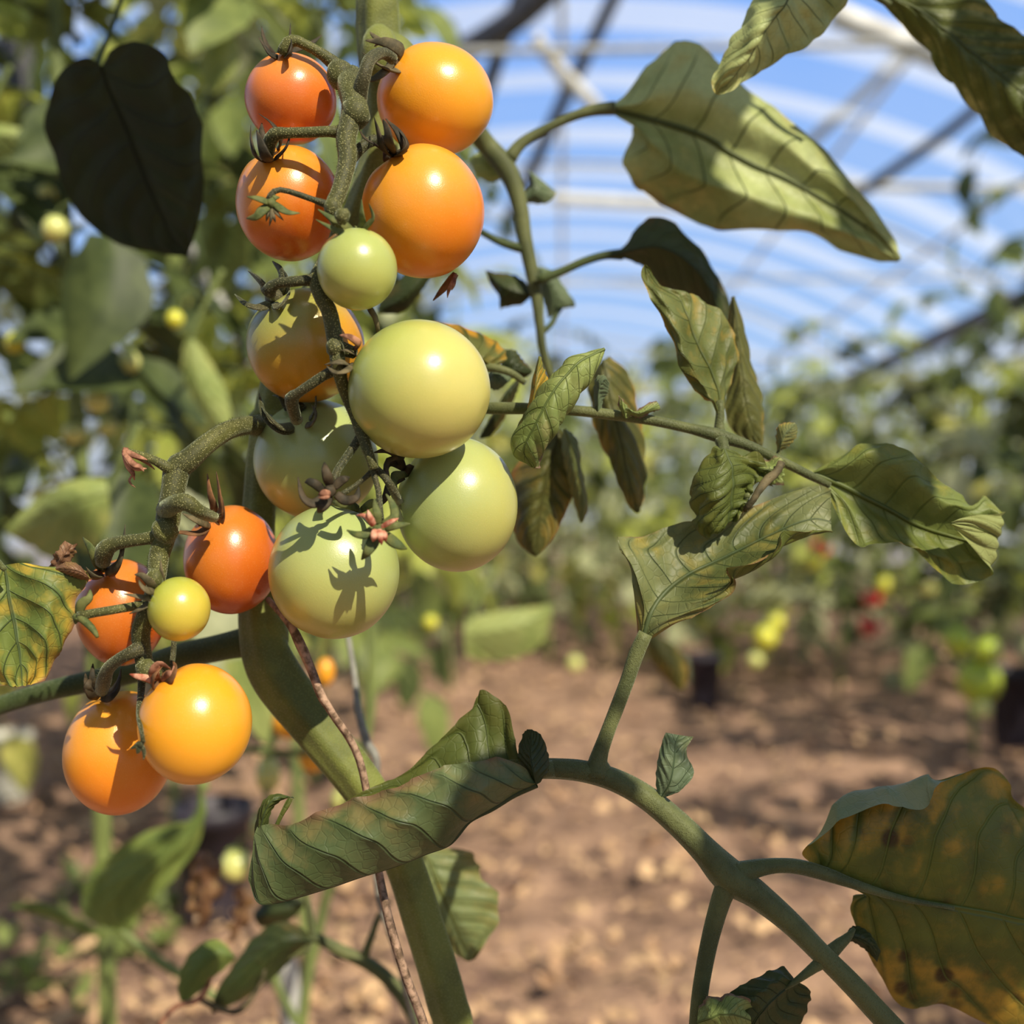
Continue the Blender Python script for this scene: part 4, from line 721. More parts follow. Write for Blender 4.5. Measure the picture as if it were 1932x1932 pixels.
U_ = leafstalk([(1500, -160, 0), (1580, -90, 0), (1640, -20, 0), (1680, 10, 0)], .40, [9, 8, 8, 6], M_peti, 'leaf in the upper right corner', 0)
sub(U_, .405, [[(1645, -10), (1700, 30, 2), (1750, 85, 6), (1790, 145, 8), (1845, 205, 9), (1890, 262, 9), (1950, 305, 9), (2020, 350, 6)], [(1650, -12, -2), (1710, 15, -3), (1765, 60, -4), (1810, 105, -4), (1860, 150, -4), (1905, 190, -3), (1960, 230, -2), (2030, 290)], [(1660, -16, 0), (1725, 0, -3), (1785, 35, -4), (1835, 70, -4), (1885, 105, -4), (1930, 140, -3), (1980, 185, -2), (2040, 250)],
    [(1700, -50, 0), (1770, -50, 0), (1830, -20, -3), (1875, 25, -5), (1920, 60, -6), (1970, 90, -6), (2010, 130, -4), (2050, 230, 0)]], ML_corner, label='dark green leaflet in the corner', nu=80, nv=50, ser=.03, quilt=.0015, seed=51, wav=.003)
# dark leaf upper left
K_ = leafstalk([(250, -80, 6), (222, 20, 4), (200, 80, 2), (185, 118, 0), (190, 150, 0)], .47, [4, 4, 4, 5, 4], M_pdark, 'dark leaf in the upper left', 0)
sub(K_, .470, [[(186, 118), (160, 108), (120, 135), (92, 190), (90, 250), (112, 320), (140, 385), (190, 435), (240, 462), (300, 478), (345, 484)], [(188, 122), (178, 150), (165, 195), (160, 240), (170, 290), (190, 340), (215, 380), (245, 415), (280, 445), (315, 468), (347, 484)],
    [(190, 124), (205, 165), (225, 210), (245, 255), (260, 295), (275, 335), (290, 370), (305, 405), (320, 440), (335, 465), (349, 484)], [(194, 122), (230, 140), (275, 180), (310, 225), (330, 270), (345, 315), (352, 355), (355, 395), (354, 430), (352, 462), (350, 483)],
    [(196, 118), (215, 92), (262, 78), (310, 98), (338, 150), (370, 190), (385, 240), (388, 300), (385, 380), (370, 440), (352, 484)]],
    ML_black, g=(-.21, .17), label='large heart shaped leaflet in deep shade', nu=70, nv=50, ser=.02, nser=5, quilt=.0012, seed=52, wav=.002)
# autumn leaf at the left edge
Z_ = leafstalk([(-160, 1010, 20), (-80, 1030, 10), (-20, 1050, 0), (10, 1075, 0)], .318, [10, 9, 8, 5], M_peti, 'yellowing leaf at the left edge', 0)
sub(Z_, .325, [[(-10, 1070, 0), (-60, 1090, 2), (-110, 1130, 4), (-110, 1190, 5), (-70, 1250, 5), (-10, 1285, 4), (30, 1296, 0)], [(0, 1068, -1), (-15, 1100, -3), (-40, 1150, -4), (-35, 1200, -3), (-15, 1245, -1), (10, 1278), (34, 1296)], [(10, 1066, 0), (15, 1105), (22, 1150), (30, 1190), (36, 1225), (40, 1260), (42, 1294)],
    [(40, 1062, -1), (80, 1092, -4), (92, 1135, -5), (90, 1180, -5), (82, 1225, -4), (66, 1262, -2), (50, 1294)], [(70, 1066, 0), (168, 1080, 2), (150, 1125, 2), (142, 1175, 3), (118, 1235, 4), (92, 1275, 3), (58, 1293, 0)]],
    ML_left, label='green leaflet yellow at the rim with a brown tip', nu=70, nv=60, ser=.03, nser=9, quilt=-.0010, NV=5, K=2.4, seed=53, wav=.002)
sub(Z_, .330, [[(95, 1090, 0), (90, 1062, -1), (110, 1040, -2), (122, 1025, 0)], [(110, 1090, -2), (112, 1062, -4), (124, 1042, -4), (134, 1026, -1)], [(130, 1088, 0), (138, 1068, 0), (146, 1048, 0), (148, 1028, 0)]], ML_dry, nu=24, nv=20, ser=.08, wav=.003, seed=54, label='shrivelled brown lobe')
sub(Z_, .326, [[(165, 1086, 0), (145, 1066, -1), (125, 1062, -2), (104, 1072, 0)], [(168, 1090, -2), (148, 1078, -4), (128, 1074, -4), (104, 1074, -1)], [(168, 1094, 0), (148, 1090, 0), (128, 1086, 0), (104, 1077, 0)]], ML_dry, nu=24, nv=16, ser=.08, seed=55)

# ---- dry vine and string by the main stem
dv = MB(); w_, r_ = grow([(505, 1130, 12), (545, 1175, 6), (566, 1215, 4), (588, 1265, 4), (606, 1312, 4), (626, 1345, 4), (680, 1440, 10), (712, 1630, 12), (735, 1740, 6), (765, 1840, 4), (800, 1935, 4), (830, 2060, 4)], .330, [5, 7, 9, 8, 8, 7, 7, 7, 8, 8, 8, 8]); dv.tube(w_, r_, 10, hairs=300, hl=.0006, ridges=4)
tag(dv.build('dry_tendril', plain('dry tendril', lin(176, 144, 120), lin(100, 80, 62), .8, 400, 0, .2, .0004)), 'thin dry brown tendril running down beside the thick green stem', 'tendril')
st = MB(); w_, r_ = grow([(640, 1100, 60), (668, 1270, 40), (676, 1340, 30), (692, 1400, 25), (710, 1440, 20), (706, 1560, 30), (716, 1690, 30), (745, 1790, 35), (762, 1860, 40), (800, 2000, 60)], .42, [5, 6, 8, 9, 8, 6, 8, 6, 5, 5]); st.tube(w_, r_, 8)
tag(st.build('support_string', plain('white string', lin(140, 138, 128), lin(120, 118, 110), .6, 200)), 'slack white support string behind the thick main stem', 'string')

# ================================================================== plants behind
MB_lit = plain('background leaf sunlit', lin(190, 196, 98), lin(162, 174, 80), .5, 14, .45)  # sunlit look of background leaves put into a brighter colour
MB_mid = plain('background leaf mid', lin(140, 152, 84), lin(112, 126, 68), .5, 14, .38)
MB_drk = plain('background leaf shaded', lin(82, 94, 50), lin(60, 72, 36), .55, 14, .22)  # shaded look of the same leaves put into a darker colour
MB_gry = plain('background leaf hazed', lin(190, 194, 152), lin(160, 166, 124), .5, 14, .42)  # distance haze put into the leaf colour, paler and greyer
MB_yel = plain('background leaf yellowish', lin(212, 206, 116), lin(180, 180, 94), .5, 14, .42)
MB_stem = plain('background stem', lin(120, 132, 72), lin(96, 108, 60), .6, 20)
def leaflet_into(V, Fc, base, d, up, L, W, rnd, nu=7, nv=5):
    d = Vector(d).normalized(); up = Vector(up); side = d.cross(up).normalized(); up = side.cross(d).normalized()
    b = len(V); fold = rnd.uniform(.1, .7); droop = rnd.uniform(.1, .7); tw = rnd.uniform(-.5, .5); sd = rnd.random()*50
    for i in range(nu):
        t = i/(nu-1); wd = W*(math.sin(math.pi*t**.75)**.8*.98+.02)*(1+.22*mn.noise(Vector((t*7, sd, 0))))
        if i == nu-1: wd = W*.02
        c = base+d*(L*t*(1-.15*droop*t))-up*(L*droop*t*t*.5)
        sr = side*math.cos(tw*t)+up*math.sin(tw*t); ur = up*math.cos(tw*t)-side*math.sin(tw*t)
        for j in range(nv):
            s_ = 2*j/(nv-1)-1
            V.append(tuple(c+sr*(s_*wd*(1-.25*fold))+ur*(wd*(fold*abs(s_)**1.5*.8+.12*mn.noise(Vector((t*4+sd, s_*2, 3)))))))
    for i in range(nu-1):
        for j in range(nv-1): Fc.append((b+i*nv+j, b+i*nv+j+1, b+(i+1)*nv+j+1, b+(i+1)*nv+j))
def tomato_leaf_into(V, Fc, o, az, el, L, rnd, size=.34, nl=3, res=(7, 5)):
    """rachis with pairs of leaflets; appended to V, Fc"""
    d = Vector((math.cos(az)*math.cos(el), math.sin(az)*math.cos(el), math.sin(el))); p = Vector(o); z = Vector((0, 0, 1)); n = 9; pts = [p.copy()]
    droop = rnd.uniform(.10, .24)
    for i in range(n): d = (d-z*droop*(.5+i/n)).normalized(); p = p+d*L/n; pts.append(p.copy())
    b = MB(); b.tube(pts, [L*.016, L*.010, L*.006], 5, 9); q = len(V); V += b.V; Fc += [tuple(q+i for i in f) for f in b.F]
    for k in range(nl):
        i = int(n*(.38+.56*k/nl)); t = (pts[i+1]-pts[i]).normalized(); sd = t.cross(z).normalized(); up = sd.cross(t)
        for sg in (-1, 1):
            if rnd.random() < .1: continue
            leaflet_into(V, Fc, pts[i], t*.55+sd*sg+up*rnd.uniform(-.5, .2), up+sd*rnd.uniform(-.6, .6), L*size*rnd.uniform(.7, 1.15), L*size*rnd.uniform(.22, .32), rnd, *res)
            if rnd.random() < .5: leaflet_into(V, Fc, pts[max(0, i-1)], t*.3+sd*sg, up, L*size*.28, L*size*.11, rnd, 4, 3)
    t = (pts[-1]-pts[-2]).normalized(); sd = t.cross(z).normalized()
    leaflet_into(V, Fc, pts[-1], t-z*.25, sd.cross(t)+sd*rnd.uniform(-.6, .6), L*size*1.25, L*size*.38, rnd, *res)
# near rows: every leaf a part of its plant
LM = []
for k, mt in enumerate((MB_lit, MB_mid, MB_drk, MB_lit, MB_mid, MB_gry, MB_drk, MB_yel, MB_mid)):
    V, Fc = [], []; rnd = random.Random(100+k)
    tomato_leaf_into(V, Fc, (0, 0, 0), 0, rnd.uniform(-.1, .5), 1.0, rnd, .36, 3, (9, 7))
    me = mesh('leaf', V, Fc); me.materials.append(mt); LM.append(me)
def near_plant(x, y, label, h=1.9, lo=.5, nleaf=26, seed=0, group=None, L=.30, avoid=None, picks=None, lean=(0, 0)):
    rnd = random.Random(seed); root = empty('tomato_plant', (x, y, 0)); tag(root, label, 'tomato plant', group)
    b = MB(); pts = [(x+lean[0]*t+.02*math.sin(5*t+seed), y+lean[1]*t+.02*math.cos(4*t+seed), h*t) for t in np.linspace(0, 1, 9)]
    b.tube(pts, [.008, .007, .005, .003], 8, 40); b.build('stem', MB_stem, root)
    az = rnd.random()*6
    for i in range(nleaf):
        t = (lo+(h-lo)*(i+rnd.random())/nleaf)/h; az += 2.4+rnd.uniform(-.5, .5); l = L*rnd.uniform(.75, 1.25)
        px_, py_ = x+lean[0]*t, y+lean[1]*t
        if avoid is not None:
            for _ in range(12):
                if py_+math.sin(az)*l*1.25 > avoid: break
                az += .5
        o = bpy.data.objects.new('leaf', LM[rnd.choice(picks) if picks else rnd.randrange(len(LM))]); COL.objects.link(o); o.parent = root
        o.location = (px_-x, py_-y, h*t); o.rotation_euler = (rnd.uniform(-.3, .3), rnd.uniform(-.35, .35), az); o.scale = (l, l, l)
    return root
near_plant(-.36, .92, 'leafy plant close behind the very dark leaf at upper left', 1.7, .56, 44, 1, L=.20, avoid=.66, picks=[0, 3, 1, 4, 2, 6, 5])
near_plant(-.62, 1.15, 'leafy plant at the left frame edge behind the autumn coloured leaf', 1.8, .62, 38, 2, L=.22, avoid=.75, picks=[0, 3, 7, 1, 4, 2, 6])
near_plant(-.27, 1.45, 'blurred plant directly behind the upper fruit truss', 1.8, .50, 44, 3, L=.22, avoid=.80, picks=[0, 3, 4, 1, 2, 6])
near_plant(-.55, 1.85, 'blurred plant behind the curved stalk of the lower fruit truss', 1.9, .42, 44, 4, L=.24, avoid=1.0, picks=[0, 3, 7, 1, 2, 6])
for i, (x, y) in enumerate(((-1.15, 2.1), (-.42, 2.45), (-.85, 2.7), (-1.5, 2.9), (-.45, 3.2), (-1.1, 3.5), (-.2, 3.7))):
    near_plant(x, y, 'blurred tomato plant in the rows behind the front plant on the left side', 1.9, .32, 22, 10+i, 'plants in the left rows', .34, 1.4)
near_plant(1.46, 3.0, 'tall blurred plant at the right frame edge with sprigs against the roof', 1.72, .4, 20, 31, L=.26, picks=[1, 2, 4, 5, 6])
near_plant(1.05, 3.55, 'blurred plant behind the folded end leaflet at right', 1.22, .25, 20, 32, L=.28, picks=[1, 2, 4, 5, 6])
near_plant(1.62, 3.7, 'blurred plant in shade at the right edge behind the yellow fruit', 1.35, .25, 22, 33, L=.30, picks=[1, 2, 4, 5, 6])
for i, (x, y) in enumerate(((1.7, -.5), (1.85, .1), (1.65, .65), (1.9, 1.2), (1.75, 1.8), (2.0, 2.3), (2.5, .9), (2.4, 1.8))):  # unseen row added for the dappled shade it casts on the soil
    near_plant(x, y, 'unseen tomato plant in the row beside the bare soil, added to dapple it with shade', 1.9, .5, 20, 50+i, 'unseen plants added beside the soil path', .36)
# far rows: one foliage mesh per plant, eight kinds
FP = []
for k in range(8):
    rnd = random.Random(300+k); V, Fc, mi = [], [], []; h = rnd.uniform(1.25, 1.6); az = 0
    for i in range(24):
        az += 2.4+rnd.uniform(-.4, .4); n0 = len(Fc)
        tomato_leaf_into(V, Fc, (0, 0, .14+(h-.14)*(i+rnd.random())/24), az, rnd.uniform(-.2, .5), rnd.uniform(.22, .40), rnd, .36, 3, (5, 3))
        c = rnd.choice([0, 0, 1, 1, 3, 3, 3, 4, 2]); mi += [c]*(len(Fc)-n0)
    me = mesh('foliage', V, Fc)
    for m_ in (MB_lit, MB_mid, MB_drk, MB_gry, MB_yel): me.materials.append(m_)
    me.polygons.foreach_set('material_index', mi)
    b = MB(); b.tube([(0, 0, 0), (.015, .01, .5), (-.01, 0, 1), (0, .01, h)], [.008, .006, .003], 6, 14); sm_ = mesh('stem', b.V, b.F); sm_.materials.append(MB_stem)
    FP.append((me, sm_))
rnd = random.Random(77); fi = 0
for ry, x0, x1, st_ in ((4.15, -.6, 2.3, .48), (4.9, -1.4, 2.6, .50), (5.8, -1.8, 2.8, .52), (7.0, -2.4, 2.9, .55), (8.6, -2.8, 3.0, .6), (11.5, -3.1, 3.0, .7)):
    x = x0
    while x < x1:
        me, sm_ = FP[rnd.randrange(8)]; r_ = empty('tomato_plant', GP(x+rnd.uniform(-.08, .08), ry+rnd.uniform(-.15, .15), 0)); r_.rotation_euler.z = rnd.random()*6.28; q = rnd.uniform(.9, 1.1)*min(1.05, .66+.065*ry); r_.scale = (q, q, q)
        tag(r_, 'blurred tomato plant in the distant rows beyond the bare soil', 'tomato plant', 'plants in the distant rows')
        for m2, nm in ((me, 'foliage'), (sm_, 'stem')):
            o = bpy.data.objects.new(nm, m2); COL.objects.link(o); o.parent = r_
        x += st_

near_plant(1.13, 2.72, 'blurred plant standing on the soil at right with the brightest yellow green fruit', 1.0, .28, 14, 34, L=.26, picks=[1, 2, 5, 6])
for i, (x, y) in enumerate(((-.95, -.25), (-.75, -.9), (-1.4, .35), (-.15, -1.5), (-1.35, -.7), (-1.6, -.1), (-.6, -1.7), (.1, -2.3))):  # unseen plants added to block sky fill from behind the camera
    near_plant(x, y, 'unseen tomato plant added behind the photographer to cut the sky fill', 1.9, .4, 26, 80+i, 'unseen plants added behind the photographer', .36)
# unseen plant added at the right, its leaves set sunward of what they shade
sp_ = empty('tomato_plant', (.62, -.22, 0)); tag(sp_, 'unseen tomato plant added outside the right edge to shade the front plant', 'tomato plant')
b = MB(); b.tube([(.62, -.22, 0), (.63, -.2, .6), (.6, -.21, 1.2), (.61, -.2, 1.7)], [.008, .007, .005, .003], 8, 30); b.build('stem', MB_stem, sp_)
for k, (px, py, D, t, ln_, wd_, az) in enumerate(((1275, 235, .44, .42, .095, .050, .3), (1275, 500, .43, .45, .07, .04, 0), (1850, 110, .405, .40, .085, .030, .6), (1690, 905, .352, .45, .07, .022, .3), (1780, 1720, .335, .43, .13, .075, .2), (830, 1800, .365, .50, .07, .05, .5),
        (1400, 1660, .331, .50, .045, .03, 0), (240, 290, .47, .60, .15, .10, .2), (1420, 1900, .331, .5, .07, .04, 0), (1620, 1860, .331, .47, .05, .03, 0))):
    rnd = random.Random(40+k); V, Fc = [], []; c_ = P(px, py, D)+SUN*t
    sd_ = SUN.cross(Vector((0, 0, 1))).normalized(); dn_ = sd_.cross(SUN).normalized(); dr = (sd_*math.sin(az)-dn_*math.cos(az)).normalized()
    leaflet_into(V, Fc, c_-dr*ln_*.5, dr, SUN, ln_, wd_*.62, rnd, 12, 9)
    b = MB(); b.tube([c_-dr*ln_*.5, c_-dr*ln_*.5+Vector((.03, -.02, .02)), Vector((.62, -.21, c_.z+.12))], [.001, .0015, .002], 6, 12); q = len(V); V += b.V; Fc += [tuple(q+i for i in f) for f in b.F]
    link('leaf', mesh('leaf', V, Fc), MB_mid, sp_)

# ================================================================== things seen soft behind the near plant
nb = empty('tomato_plant', (-.235, .80, 0)); tag(nb, 'blurred neighbouring plant low behind the bent stem, carrying small orange fruit', 'tomato plant')
def nbt(name, pts, D0, rad, mat=MB_stem, par=nb):
    w_, r_ = grow(pts, D0, rad); b = MB(); b.tube(w_, r_, 10); return b.build(name, mat, par)
nbt('stem', [(700, 1000), (700, 1180), (702, 1300), (690, 1400), (640, 1600), (600, 1760), (570, 1930), (520, 2500)], .80, [9, 9, 9, 8, 9, 10, 10, 10])
nbt('stalk', [(400, 1405), (480, 1415), (545, 1420), (640, 1415), (690, 1400)], .78, [6, 7, 7, 7, 8])
nbt('stalk', [(505, 1290), (510, 1350), (508, 1420)], .78, [12, 9, 7])
nbt('stalk', [(560, 1930), (520, 1850), (500, 1720), (495, 1600), (505, 1480)], .78, [9, 8, 7, 6, 5])
sub(nb, .76, [[(420, 1250), (435, 1290), (450, 1330), (478, 1380), (498, 1400)], [(455, 1240), (470, 1290), (485, 1330), (498, 1370), (500, 1405)], [(480, 1245), (500, 1290), (512, 1330), (512, 1370), (502, 1405)]], ML_pale, name='leaf', nu=30, nv=20, seed=60, label='pale green leaf')
sub(nb, .70, [[(378, 1490), (365, 1540), (300, 1560), (225, 1600), (172, 1645), (152, 1700), (185, 1745), (232, 1758)], [(380, 1490, -3), (372, 1550, -6), (335, 1590, -8), (290, 1630, -8), (250, 1665, -8), (225, 1705, -5), (228, 1735, -2), (234, 1758)], [(384, 1490), (390, 1545), (366, 1600), (325, 1650), (285, 1690), (262, 1725), (245, 1750), (236, 1758)]], ML_fresh, name='leaf', nu=50, nv=30, ser=.08, seed=61, label='bright green leaf over the soil', quilt=.002, wav=.006)
sub(nb, .70, [[(20, 1710), (60, 1700), (110, 1712), (160, 1740), (200, 1758)], [(20, 1712, -2), (65, 1712, -4), (115, 1728, -4), (160, 1752, -2), (204, 1762)], [(22, 1716), (65, 1724), (115, 1744), (165, 1766), (206, 1766)]], ML_fresh, name='leaf', nu=30, nv=16, seed=62)
nbt('stalk', [(386, 1490), (380, 1470), (366, 1440)], .70, [10, 9, 8]); nbt('stalk', [(228, 1755), (262, 1785), (310, 1820), (352, 1845), (420, 1890)], .70, [8, 9, 10, 9, 8])
for lbl, ln, mt_ in (('dead brown leaf', [[(370, 1610), (360, 1650), (362, 1700), (372, 1750)], [(385, 1605, -6), (385, 1650, -10), (388, 1700, -8), (380, 1750)], [(392, 1608), (420, 1640), (410, 1690), (385, 1745)]], ML_dry), ('dry curled leaf edge', [[(440, 1680), (450, 1700), (440, 1740), (425, 1775)], [(455, 1675, -5), (462, 1700, -7), (452, 1740, -5), (430, 1778)], [(465, 1680), (475, 1705), (458, 1745), (434, 1780)]], ML_dry)):
    sub(nb, .62, ln, mt_, name='leaf', nu=30, nv=20, ser=.1, seed=63, label=lbl, wav=.006)
# low leaf at the bottom, nearer
lw = empty('tomato_plant', (-.14, .55, 0)); tag(lw, 'lower shoot with grey green leaves and dry twigs at the bottom edge', 'tomato shoot')
def lwt(pts, rad, mat=M_peti, name='stalk', D0=.50): w_, r_ = grow(pts, D0, rad); b = MB(); b.tube(w_, r_, 10); return b.build(name, mat, lw)
lwt([(525, 1812), (575, 1790), (590, 1768), (640, 1792), (700, 1822), (745, 1862), (790, 1935), (850, 2100)], [6, 8, 9, 12, 13, 14, 14, 14], name='stem')
lwt([(590, 1768), (585, 1730), (578, 1690), (570, 1640)], [8, 7, 6, 5]); lwt([(685, 1812), (700, 1770), (715, 1730), (735, 1700)], [9, 7, 6, 5])
lwt([(520, 1800), (560, 1780), (590, 1768)], [9, 10, 9])
sub(lw, .50, [[(590, 1770, 0), (560, 1745, 0), (520, 1742, 0), (480, 1770, 0), (445, 1815, 0), (412, 1865, 0), (398, 1905, 0)], [(588, 1775, -2), (555, 1775, -6), (520, 1790, -7), (490, 1815, -7), (455, 1850, -5), (425, 1880, -2), (400, 1908)], [(586, 1780), (560, 1800), (530, 1830), (500, 1855), (465, 1880), (430, 1898), (402, 1912)]], ML_dk, name='leaf', nu=40, nv=30, seed=64, label='large grey green leaf')
sub(lw, .49, [[(440, 1800), (415, 1775), (380, 1780), (350, 1815), (336, 1860), (340, 1888)], [(442, 1804, -2), (415, 1800, -5), (390, 1815, -6), (370, 1840, -5), (355, 1865, -2), (344, 1890)], [(444, 1810), (425, 1825), (400, 1845), (380, 1865), (365, 1880), (350, 1894)]], ML_fresh, name='leaf', nu=30, nv=20, seed=65, label='small bright green leaf')
lwt([(300, 1935), (330, 1900), (375, 1885), (395, 1850), (398, 1820)], [5, 5, 6, 5, 3], M_wither, 'dry_twig', .49); lwt([(375, 1885), (420, 1905), (455, 1905), (490, 1860), (500, 1830)], [5, 5, 6, 4, 3], M_sep_gb, 'dry_twig', .49)
sub(lw, .57, [[(480, 1720), (500, 1700), (540, 1690), (570, 1695)], [(480, 1735, -3), (510, 1725, -6), (545, 1715, -5), (572, 1700)], [(490, 1750), (520, 1748), (552, 1735), (575, 1708)]], ML_dk, name='leaf', nu=24, nv=16, seed=66)
# pale leaves caught by the sun behind the trusses
def soft_leaf(lbl, plbl, loc, D, lines, mt, seed): 
    r_ = empty('tomato_shoot', loc); tag(r_, plbl, 'tomato shoot'); sub(r_, D, lines, mt, name='leaf', nu=40, nv=26, seed=seed, ser=.06, quilt=.002, label=lbl)
    q = lines[1][0]; w_, r2 = grow([(q[0], q[1]), (q[0]+20, q[1]-50), (q[0]+60, q[1]-130)], D, [5, 5, 6]); b = MB(); b.tube(w_, r2, 8); b.build('stalk', MB_stem, r_)
soft_leaf('pale sunlit leaf', 'shoot with one broad pale leaf left of the second truss', (-.36, .8, .3), .72, [[(200, 905), (150, 905), (100, 925), (50, 960), (10, 1000)], [(205, 930, -4), (155, 945, -8), (105, 965, -8), (60, 985, -5), (12, 1003)], [(210, 980), (180, 1030, 6), (120, 1060, 8), (60, 1030, 5), (14, 1007)]], ML_pale, 70)
soft_leaf('pale sunlit leaf', 'shoot with a pale leaf below the two biggest green tomatoes', (0, 1.0, .3), .95, [[(880, 1165), (900, 1160), (950, 1150), (1000, 1145), (1040, 1140)], [(875, 1200, -5), (920, 1195, -8), (970, 1185, -8), (1010, 1170, -4), (1042, 1145)], [(880, 1240), (930, 1248, 5), (985, 1240, 5), (1025, 1210, 3), (1044, 1150)]], ML_pale, 71)
soft_leaf('narrow pale leaf', 'shoot with a narrow pale leaf left of the turning tomato', (-.2, .8, .4), .78, [[(350, 640), (345, 690), (360, 740), (395, 790), (430, 815)], [(360, 640, -3), (370, 690, -6), (388, 740, -6), (412, 785, -3), (432, 816)], [(368, 642), (400, 690, 3), (425, 740, 3), (436, 785, 2), (434, 818)]], ML_pale, 72)
soft_leaf('yellow drooping leaf', 'shoot with a wilted yellow brown leaf behind the trough shaped leaflet', (.1, .7, .3), .62, [[(1220, 1205), (1228, 1240), (1255, 1275), (1275, 1300)], [(1235, 1200, -3), (1255, 1230, -5), (1275, 1265, -4), (1282, 1302)], [(1250, 1205), (1278, 1230, 3), (1293, 1265, 3), (1290, 1302)]], ML_hang, 73)
soft_leaf('lime leaf', 'shoot with a lime coloured leaf at the left edge under the roof', (-.4, .9, .7), .80, [[(-40, 235), (0, 232), (40, 240), (90, 262)], [(-40, 255, -5), (5, 255, -6), (45, 258, -4), (92, 264)], [(-40, 300, 4), (5, 300, 4), (50, 285, 2), (94, 266)]], ML_pale, 74)
soft_leaf('lime leaf', 'shoot with a lime coloured leaf between dark leaf and upper orange tomatoes', (-.22, .8, .7), .85, [[(400, 60), (385, 100), (380, 140), (395, 175)], [(420, 60, -4), (415, 100, -6), (412, 140, -4), (400, 176)], [(440, 62), (450, 100, 3), (440, 145, 3), (405, 178)]], ML_pale, 75)

# soft fruit behind
MT = {'p': tom_mat('pale background tomato', lin(196, 200, 120), lin(214, 208, 120)), 'y': tom_mat('yellow background tomato', lin(206, 206, 70), lin(214, 206, 60)), 'g': tom_mat('bright green tomato', lin(176, 196, 60), lin(190, 200, 60)),
      'r': tom_mat('red background tomato', lin(214, 82, 62), lin(196, 52, 44)), 'o': m_or2}
def soft_tomato(px, py, rx, rz, D, k, label, group=None, up=70):
    r1, r2 = rx*D/F, rz*D/F; C = P(px, py, D); t = empty('tomato', C); tag(t, label, 'tomato', group)
    b = MB(); b.blob(C, 1, 24, 16, (r1, r1, r2)); me = mesh('fruit', b.V, b.F); a = me.attributes.new('grad', 'FLOAT', 'POINT'); a.data.foreach_set('value', [((v[2]-C.z)/r2) for v in b.V]); link('fruit', me, MT[k], t)
    b = MB(); b.blob(C+Vector((0, 0, r2*.97)), r1*.22, 8, 5); c_ = b.build('calyx', MB_stem, t)
    for q in range(5):
        a_ = q*1.2566; b = MB(); b.tube([C+Vector((0, 0, r2*.97)), C+Vector((math.cos(a_)*r1*.4, math.sin(a_)*r1*.4, r2*1.02)), C+Vector((math.cos(a_)*r1*.75, math.sin(a_)*r1*.75, r2*.98))], [r1*.12, r1*.12, r1*.02], 6, 8, flat=.3); b.build('sepal', MB_stem, c_)
    b = MB(); b.tube([C+Vector((0, 0, r2*.95)), C+Vector((r1*.3, 0, r2*1.6)), C+Vector((r1*1.2, 0, r2*2.1))], [r1*.09, r1*.08, r1*.07], 6, 10); b.build('pedicel', MB_stem, t)
for a in ((614, 1268, 17, 27, .80, 'o', 'small oblong orange tomato, uppermost of the three behind the bent stem'), (545, 1362, 31, 32, .78, 'o', 'blurred orange tomato half hidden by the left side of the bent stem'), (590, 1426, 27, 32, .79, 'o', 'lowest of the three blurred orange tomatoes behind the bent stem'),
    (506, 1462, 23, 34, .82, 'p', 'blurred pale green tomato below the pale stalk, left of the bent stem'), (446, 1632, 30, 30, .82, 'p', 'blurred round pale green tomato left of the rolled leaf'), (648, 1508, 24, 26, .82, 'p', 'blurred pale tomato just above the rolled leaf'), (492, 1560, 18, 26, .84, 'p', 'blurred pale tomato beside the curled tip of the rolled leaf'),
    (1848, 1285, 40, 44, 2.55, 'g', 'brightest yellow green tomato, low at the right edge'), (1862, 1226, 24, 24, 2.5, 'g', 'blurred yellow green tomato just above the brightest one at right'), (1808, 1208, 26, 27, 2.55, 'g', 'blurred yellow green tomato left of the stacked pair at the right edge'), (1855, 1338, 16, 17, 2.5, 'p', 'small pale tomato right under the brightest one'),
    (1646, 1130, 19, 19, 3.0, 'r', 'upper of two blurred red tomatoes far behind the end leaflet'), (1640, 1182, 19, 19, 3.0, 'r', 'lower of two blurred red tomatoes far behind the end leaflet'), (1668, 1103, 17, 17, 3.0, 'y', 'blurred yellow tomato touching the upper red one'),
    (1546, 1036, 19, 19, 3.0, 'r', 'blurred red orange tomato just under the trough shaped leaflet'), (1535, 1060, 17, 17, 2.95, 'y', 'blurred yellow tomato under the red orange one'), (1444, 1202, 22, 22, 2.9, 'y', 'blurred yellow tomato above the soil in the middle distance'), (1462, 1174, 18, 18, 2.95, 'y', 'blurred yellow tomato touching another from above, over the soil'), (1425, 1246, 15, 15, 2.9, 'p', 'small pale tomato lowest over the soil in the middle distance'),
    (1746, 1106, 20, 20, 3.0, 'p', 'pale tomato right of the blurred red ones'), (812, 1174, 14, 14, 1.6, 'y', 'small yellow green tomato right of the lowest big green fruit'), (1084, 1252, 15, 15, 2.9, 'p', 'small pale tomato at the foot of the distant plants'),
    (183, 755, 24, 24, .78, 'p', 'biggest pale round tomato in the blur at left'), (245, 683, 20, 21, .80, 'p', 'pale tomato up and right of the biggest blurred one'), (203, 803, 18, 18, .80, 'p', 'small pale tomato just under the biggest blurred one'), (140, 816, 21, 21, .80, 'p', 'pale tomato down and left of the biggest blurred one'),
    (105, 432, 25, 25, .74, 'p', 'blurred pale tomato touching the lower left of the very dark leaf'), (28, 646, 18, 20, .80, 'y', 'blurred yellow tomato at the left edge'), (88, 368, 20, 20, .80, 'p', 'blurred pale tomato left of the very dark leaf'), (330, 602, 17, 17, .85, 'y', 'small blurred yellowish tomato left of the dark curved sepals')):
    soft_tomato(*a)
